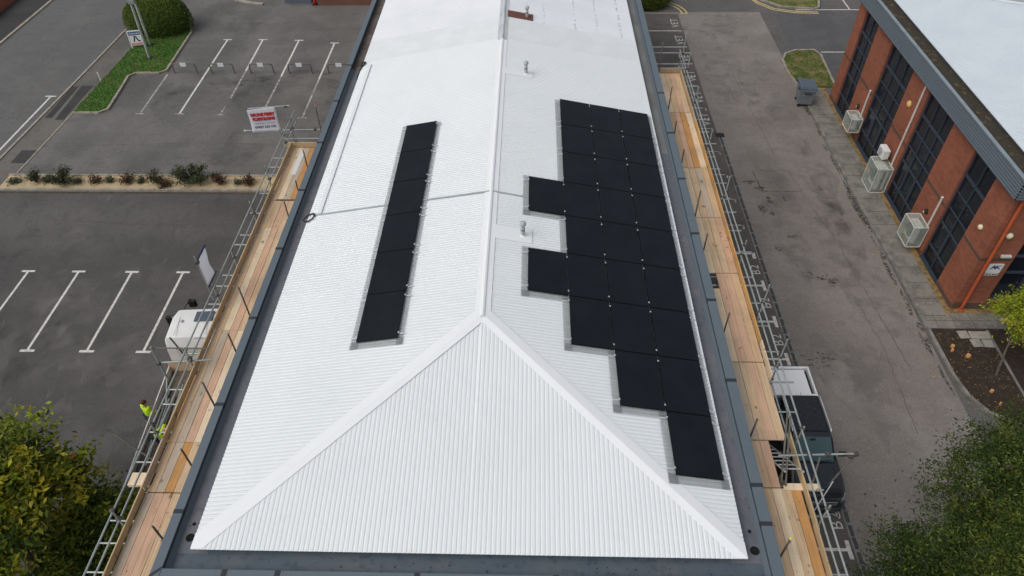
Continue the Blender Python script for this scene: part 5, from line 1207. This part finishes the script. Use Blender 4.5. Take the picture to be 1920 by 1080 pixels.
for x, l in ((-19.92, 'second hoop barrier counting from the grass verge'), (-17.36, 'middle one of the hoop barriers'), (-14.86, 'second hoop barrier counting from the white-roofed building'), (-12.3, 'hoop barrier partly hidden by the roof edge')):
    copy_tree(hp, (x, 41.9, 0), None, l)
for x, y, l, h in ((-25.5, 43.83, 'tall grey pole nearest the camera on the grass verge', 7.5), (-26.21, 45.75, 'tall grey pole right beside the clipped hedge', 7.5)):
    t = thing('lamp_post', l, 'lamp post', (x, y, 0), 0, 'poles on the grass verge')
    ln = .4 if y < 45 else .25
    mb = MB(); mb.tube((x, y, 0), (x+ln, y, h), .085, 12, .06); wpart(mb, 'pole', M['pole'], t)
    mb = MB(); mb.lathe([(.3, 0), (.26, .02), (.12, .03)], (x, y, .085), 14); wpart(mb, 'base', M['soil'], t)
    if y < 45: mb = MB(); mb.bbox(x+.1, x+.5, y-.12, y+.12, 3.75, 4.05, .03); wpart(mb, 'bracket', M['galv'], t)
    mb = MB(); mb.bbox(x+ln-.12, x+ln+.12, y-.5, y+.1, h, h+.1, .03); wpart(mb, 'lamp_head', M['galv'], t)
sg = thing('post_sign', 'small white-framed sign with blue header and pink foot by the hedge', 'sign', (-26.75, 45.3, 0))
SX = Matrix.Translation((-26.75, 45.3, 0)) @ Matrix.Rotation(R(14), 4, 'Z') @ Matrix.Rotation(R(-6), 4, 'X')
def sbox(*a): 
    mb = MB(); mb.bbox(*a, .004, SX); return mb
wpart(sbox(-.42, .42, -.02, .02, .25, 1.2), 'panel', M['white'], sg)
for s in (-1, 1): wpart(sbox(s*.45-.03, s*.45+.03, -.03, .03, 0, 1.25), 'post', M['white'], sg)
wpart(sbox(-.48, .48, -.03, .03, 1.2, 1.26), 'top_rail', M['white'], sg)
wpart(sbox(-.4, .4, -.03, -.021, .96, 1.18), 'header', M['header_blue'], sg); wpart(sbox(-.4, .4, -.03, -.021, .27, .45), 'footer', M['pink'], sg)
mb = MB(); rot = SX @ Matrix.Translation((-.02, -.032, .72)) @ Matrix.Rotation(R(90), 4, 'X')
for pts in ([(-.2, -.2), (-.12, -.2), (-.04, .06), (-.02, .2), (-.1, .2), (-.13, .02)], [(-.02, .2), (.06, .14), (.14, -.08), (.26, -.14), (.26, -.2), (.1, -.18), (.02, .0)]):
    mb.add([rot @ Vector((x, y, 0)) for x, y in pts], [tuple(range(len(pts)))])
wpart(mb, 'emblem', M['ink'], sg)
mb = MB()
for i in range(6): mb.bbox(-.34+i*.11, -.26+i*.11, -.033, -.031, 1.03, 1.1, .001, SX)
wpart(mb, 'lettering', M['plate'], sg)
mb = MB(); mb.tube((-27.5, 40.9, 0), (-27.5, 40.9, .62), .045, 10, .04); solo(mb, 'marker_post', M['white'], 'thin white marker post at the edge of the grass verge', 'post', (-27.5, 40.9, 0))
cn = thing('traffic_cone', 'red traffic cone standing against the far wall', 'cone', (-16.25, 52.45, 0))
mb = MB(); mb.box(-16.45, -16.05, 52.25, 52.65, .004, .05); wpart(mb, 'base', M['black'], cn)
mb = MB(); mb.lathe([(.16, 0), (.03, .7)], (-16.25, 52.45, .05), 16); wpart(mb, 'cone_body', M['cone'], cn, smooth=True)
# far walls
mb = MB(); mb.box(-16.0, -7.98, 52.3, 52.6, 0, 3); solo(mb, 'brick_wall', M['brick_main'], 'dark brick wall at the far end of the upper car park', 'wall', (-12, 52.45, 0))
t = thing('brick_wall', 'low red brick boundary wall across the street', 'wall', (-39.7, 60, 0))
mb = MB(); mb.box(-39.9, -39.65, 45, 75, 0, .9); wpart(mb, 'wall', M['brick'], t); mb = MB(); mb.bbox(-39.95, -39.6, 45, 75, .9, .97, .01); wpart(mb, 'coping', M['concrete'], t)
mb = MB(); mb.box(-18.6, -16.6, 52.6, 53.2, 0, 1.1); solo(mb, 'low_wall', M['fascia'], 'low dark green-grey barrier left of the red cone', 'barrier', (-17.6, 52.9, 0))

# ------------------------------------------------------------------ foliage
def leaves(pts, size, mats, wts, name, parent, off, seed, flat=.6, lump=0):
    """many small folded leaves at given points"""
    g = np.random.default_rng(seed); n = len(pts); P_ = np.asarray(pts)-np.asarray(off)
    a = g.uniform(0, 2*np.pi, n); tilt = g.normal(0, flat, n); s = size*g.uniform(.6, 1.25, n)
    u = np.stack([np.cos(a)*np.cos(tilt), np.sin(a)*np.cos(tilt), np.sin(tilt)], 1)
    b = g.normal(0, 1, (n, 3))*np.array([.6, .6, .35])+np.array([0, 0, .9]); v = np.cross(b, u); v /= np.linalg.norm(v, axis=1)[:, None]+1e-9
    U = u*s[:, None]; V = v*(s*.42)[:, None]
    co_ = np.stack([P_-U, P_+V*.9-U*.1, P_+U, P_-V*.9-U*.1], 1).reshape(-1, 3)
    me = bpy.data.meshes.new(name); me.vertices.add(4*n); me.vertices.foreach_set('co', co_.ravel().astype(np.float32))
    me.loops.add(4*n); me.loops.foreach_set('vertex_index', np.arange(4*n, dtype=np.int32))
    me.polygons.add(n); me.polygons.foreach_set('loop_start', np.arange(0, 4*n, 4, dtype=np.int32)); me.polygons.foreach_set('loop_total', np.full(n, 4, dtype=np.int32))
    for m in mats: me.materials.append(m)
    me.polygons.foreach_set('material_index', np.asarray(wts, dtype=np.int32)); me.update(); me.validate()
    o = bpy.data.objects.new(name, me); C.objects.link(o); o.parent = parent; return o
def crown_points(blobs, nclump, per, sig, seed, matp, inner=.55, down=.25, droop=.1, tight=.75):
    g = np.random.default_rng(seed); P_ = []; Wt = []
    tot = sum(b[3]**2 for b in blobs)
    for bx, by, bz, br in blobs:
        k = int(nclump*br**2/tot)
        d = g.normal(0, 1, (k, 3)); d /= np.linalg.norm(d, axis=1)[:, None]; d[:, 2] = np.where(d[:, 2] < -down, -d[:, 2], d[:, 2])
        rad = br*g.uniform(inner, 1.08, k)**.7; c = np.array([bx, by, bz])+d*rad[:, None]*np.array([1, 1, .85])
        for j in range(k):
            m_ = int(per*g.uniform(.5, 1.4)); ax = d[j]*np.array([1, 1, .35])+g.normal(0, .35, 3)+np.array([0, 0, -droop]); ax /= np.linalg.norm(ax); q_ = c[j]+g.normal(0, 1, (m_, 3))*np.array([sig, sig, sig*.55])*tight+ax*(g.normal(0, 1, (m_, 1))*sig*1.5); P_.append(q_)
            top = d[j, 2]; base = g.choice(len(matp), p=matp) ; w_ = np.full(m_, base); r_ = g.random(m_) < .22; w_[r_] = g.choice(len(matp), r_.sum(), p=matp); Wt.append(w_)
    return np.concatenate(P_), np.concatenate(Wt)
def limbs(t, base, forks, blobs, r0, seed):
    q_ = random.Random(seed); mb = MB(); base = Vector(base); fk = Vector(forks)
    def wig(a, b, ra, rb_, n=5, j=.06):
        a = Vector(a); b = Vector(b); L_ = (b-a).length; pts = [a.lerp(b, i/n)+(Vector((q_.gauss(0, 1), q_.gauss(0, 1), q_.gauss(0, .6)))*j*L_*.4 if 0 < i < n else Vector()) for i in range(n+1)]
        for i in range(n): mb.tube(pts[i], pts[i+1], ra+(rb_-ra)*i/n, 8, ra+(rb_-ra)*(i+1)/n, caps=False)
    wig(base, fk, r0, r0*.7, 4, .03)
    for bx, by, bz, br in blobs:
        c = Vector((bx, by, bz)); wig(fk, c, r0*.5, r0*.22)
        for k in range(5):
            d = Vector((q_.gauss(0, 1), q_.gauss(0, 1), q_.gauss(.3, .8))).normalized(); wig(c.lerp(fk, q_.uniform(0, .4)), c+d*br*.85, r0*.18, .008, 4, .08)
    return wpart(mb, 'trunk', M['bark'], t, smooth=True)
def tree(label, base, fork, blobs, r0, ncl, per, sig, leaf, mats, mp, seed, inner=.5, name='tree', cat='tree', group=None, down=.25, droop=.1, tight=.75):
    t = thing(name, label, cat, base, 0, group)
    limbs(t, base, fork, blobs, r0, seed)
    P_, W_ = crown_points(blobs, ncl, per, sig, seed, mp, inner, down, droop, tight)
    leaves(P_, leaf, mats, W_, 'crown', t, base, seed+1)
    return t
LR = [M['leaf_dark'], M['leaf_deep'], M['leaf_soft'], M['leaf_mid']]
LM = [M['leaf_mid'], M['leaf_dark'], M['leaf_olive'], M['leaf_yellow'], M['leaf_orange'], M['leaf_bright']]
tree('big oak turning yellow-green, at the corner of the lower car park', (-14.5, 8.6, 0), (-14.6, 8.8, 2.6),
     [(-14.1, 10.5, 3.3, 1.05), (-15.2, 10.2, 4.6, 1.55), (-15.9, 8.6, 5.2, 1.7), (-14.6, 9.5, 4.2, 1.25), (-14.3, 8.0, 4.2, 1.2), (-16.6, 10.4, 4.4, 1.4), (-14.6, 7.0, 4.4, 1.3), (-15.6, 7.3, 5.0, 1.3)],
     .2, 640, 62, .2, .115, LM, [.3, .1, .27, .19, .01, .13], 41)
tree('dark green bushy tree between the oak and the left scaffold', (-12.7, 9.2, 0), (-12.7, 9.3, .9),
     [(-12.6, 10.2, 1.9, 1.0), (-13.6, 10.2, 1.9, .95), (-12.0, 9.2, 1.6, .95), (-13.2, 9.0, 1.9, 1.0), (-12.4, 8.0, 1.8, 1.0), (-13.6, 8.0, 1.7, 1.0), (-12.0, 10.9, 1.2, .7), (-14.3, 9.6, 1.5, .9), (-12.9, 7.0, 1.8, 1.0)],
     .11, 520, 50, .17, .095, LM, [.38, .36, .2, .03, .0, .03], 43)
tree('dark feathery tree at the near right corner, next to the drain', (10.4, 7.9, 0), (10.5, 8.1, 2.4),
     [(10.3, 8.7, 3.6, .95), (10.2, 7.6, 3.5, 1.1), (11.1, 8.4, 4.0, 1.05), (9.5, 7.5, 3.2, .8), (10.9, 7.2, 4.0, 1.1)],
     .13, 330, 66, .22, .054, LR, [.46, .34, .16, .04], 47, .35, droop=.35, tight=.55)
tree('tall green tree reaching up the right edge, beyond the feathery one', (13.2, 10.2, 0), (13.1, 10.1, 2.6),
     [(12.2, 9.9, 4.4, 1.2), (13.3, 11.0, 4.7, 1.2), (13.4, 9.6, 5.2, 1.4), (12.0, 9.0, 4.2, 1.0), (14.3, 11.2, 4.8, 1.2), (14.3, 9.8, 5.2, 1.2)],
     .17, 480, 70, .22, .056, LR, [.44, .24, .22, .1], 53, .35, droop=.35, tight=.55)
tree('yellow-green leafy tree at the bottom right corner, closest to the camera', (12.6, 7.2, 0), (12.4, 7.3, 3),
     [(11.9, 7.6, 5.2, 1.1), (12.6, 8.3, 5.6, 1.1), (12.2, 6.8, 5.8, 1.1), (11.4, 7.0, 4.9, .95)],
     .15, 380, 70, .2, .056, LR, [.3, .16, .34, .2], 59, .4, droop=.3, tight=.55)
tree('slender young tree with bright lime and orange-tipped leaves, in front of the brick building', (18.35, 17.75, .05), (18.3, 18.1, 1.5),
     [(18.3, 18.7, 2.6, .62), (18.9, 18.9, 2.6, .75), (18.4, 18.0, 2.2, .5), (19.6, 19.0, 2.8, .8), (17.95, 19.0, 2.5, .32), (18.9, 17.7, 2.3, .6)],
     .05, 330, 46, .13, .06, LM, [.12, .04, .14, .1, .04, .56], 61, .2)
# clipped hedge on the verge: dense shell of small leaves on a solid core
def hedge(label, cx_, cy_, rx, ry, h, seed, n, leaf, wts=(.75, .25)):
    t = thing('hedge', label, 'hedge', (cx_, cy_, 0)); g = np.random.default_rng(seed)
    u = g.uniform(0, 2*np.pi, n); z = g.uniform(0, 1, n)**.8; e = (1-z**3.2)**(1/2.4)*.96+.02; e = np.where(z < .25, e*(.9+.4*z), e)
    jit = 1+g.normal(0, .018, n)+.03*np.sin(u*5+z*6); P_ = np.stack([cx_+rx*e*np.cos(u)*jit, cy_+ry*e*np.sin(u)*jit, .05+h*z], 1)
    top = g.random(n) < .4; rr = np.sqrt(g.random(n)); zz = (1-np.clip(rr, 0, .98)**2.4)**(1/3.2); P_[top] = np.stack([cx_+rx*rr*np.cos(u), cy_+ry*rr*np.sin(u), .05+h*zz+g.normal(0, .03, n)], 1)[top]
    core = MB(); core.lathe([(.8, 0), (.88, .25), (.9, .5), (.78, .75), (.5, .9), (.1, .95)], (0, 0, 0), 24); core.v = [(cx_+x*rx, cy_+y*ry, z_*h) for x, y, z_ in core.v]
    wpart(core, 'stems', M['leaf_dark'], t)
    leaves(P_, leaf, [M['leaf_hedge'], M['leaf_olive'], M['leaf_dark']], g.choice(3, n, p=[wts[0]-.1, wts[1], .1]), 'foliage', t, (cx_, cy_, 0), seed+1, .9)
hedge('big rounded clipped hedge on the grass verge', -26.3, 48.2, 2.35, 1.75, 2.3, 71, 16000, .055)
hedge('dark bushy hedge beyond the farthest marked bay', 8.4, 52.5, 1.9, 1.55, 1.7, 73, 9000, .07, (.6, .4))
# shrubs in the gravel bed
def shrub(x, y, r_, h, mats, mp, lab, seed, n=260, leaf=.05, nm='shrub'):
    t = thing(nm, lab, 'shrub', (x, y, .1), 0, 'shrubs in the gravel bed'); g = np.random.default_rng(seed); mb = MB(); tips = []
    for k in range(int(14+r_*10)):
        a = g.uniform(0, 6.28); rr = r_*math.sqrt(g.random()); hh = h*(1-.45*(rr/r_)**2)*g.uniform(.7, 1.1); p1 = (x+rr*math.cos(a), y+rr*math.sin(a), .1+hh); mb.tube((x+.1*rr*math.cos(a), y+.1*rr*math.sin(a), .1), p1, .012, 5, .004); tips.append(p1)
    wpart(mb, 'stems', M['bark'], t); tips = np.array(tips); i = g.integers(0, len(tips), n); f = g.uniform(.35, 1.0, n)[:, None]
    P_ = np.array([x, y, .1])*(1-f)+tips[i]*f+g.normal(0, .06+.05*r_, (n, 3))*np.array([1, 1, .7]); P_[:, 2] = np.maximum(P_[:, 2], .12)
    leaves(P_, leaf, mats, g.choice(len(mats), n, p=mp), 'foliage', t, (x, y, .1), seed, .9)
SM_ = [M['leaf_shrub'], M['leaf_grey'], M['leaf_red'], M['leaf_dark']]
gN, gr_, rd, mx_ = [.6, .2, .05, .15], [.2, .7, .0, .1], [.12, .08, .75, .05], [.4, .2, .3, .1]
for i, (x, y, r_, h, mp, n, lab) in enumerate([
    (-27.25, 29.95, .4, .25, gr_, 200, 'flat grey-green shrub at the street end of the gravel bed'), (-26.15, 30.02, .42, .7, gN, 420, 'dark green medium shrub, second from the street end'),
    (-25.55, 30.05, .26, .35, gN, 200, 'small square-looking green shrub beside the larger round one'), (-24.65, 29.98, .72, .95, gN, 1100, 'second largest round green shrub in the gravel bed'),
    (-23.85, 29.95, .25, .3, mx_, 120, 'small grey tuft hugging the second largest shrub'),
    (-22.95, 30.0, .38, .5, rd, 240, 'thin reddish twiggy shrub right of the second largest one'), (-22.2, 30.1, .24, .32, gr_, 160, 'small round grey-green tuft between two reddish shrubs'),
    (-21.2, 30.0, .45, .55, rd, 340, 'dark reddish spreading shrub left of the bushy upright one'), (-20.6, 30.05, .24, .35, gN, 160, 'little green tuft near the middle of the gravel bed'),
    (-19.75, 30.05, .5, .75, mx_, 420, 'upright green shrub over a rusty red low plant'), (-19.2, 29.8, .45, .3, rd, 300, 'rusty red low plant spreading next to the largest shrub'),
    (-17.8, 29.95, 1.0, 1.05, gN, 1900, 'largest round dark green shrub in the gravel bed'), (-16.75, 30.4, .2, .4, gN, 100, 'tiny green sprig behind the largest shrub'),
    (-16.3, 29.98, .4, .6, rd, 300, 'spiky reddish shrub right of the largest shrub'), (-15.35, 29.95, .24, .3, gr_, 150, 'small dark grey tuft near the left scaffold'),
    (-14.75, 29.95, .4, .5, rd, 300, 'reddish domed shrub closest to the left scaffold'), (-12.0, 30.0, .4, .5, gN, 260, 'dark shrub seen between the scaffold rails')]):
    shrub(x, y, r_, h, SM_, mp, lab, 200+i, int(n*1.6), .058)
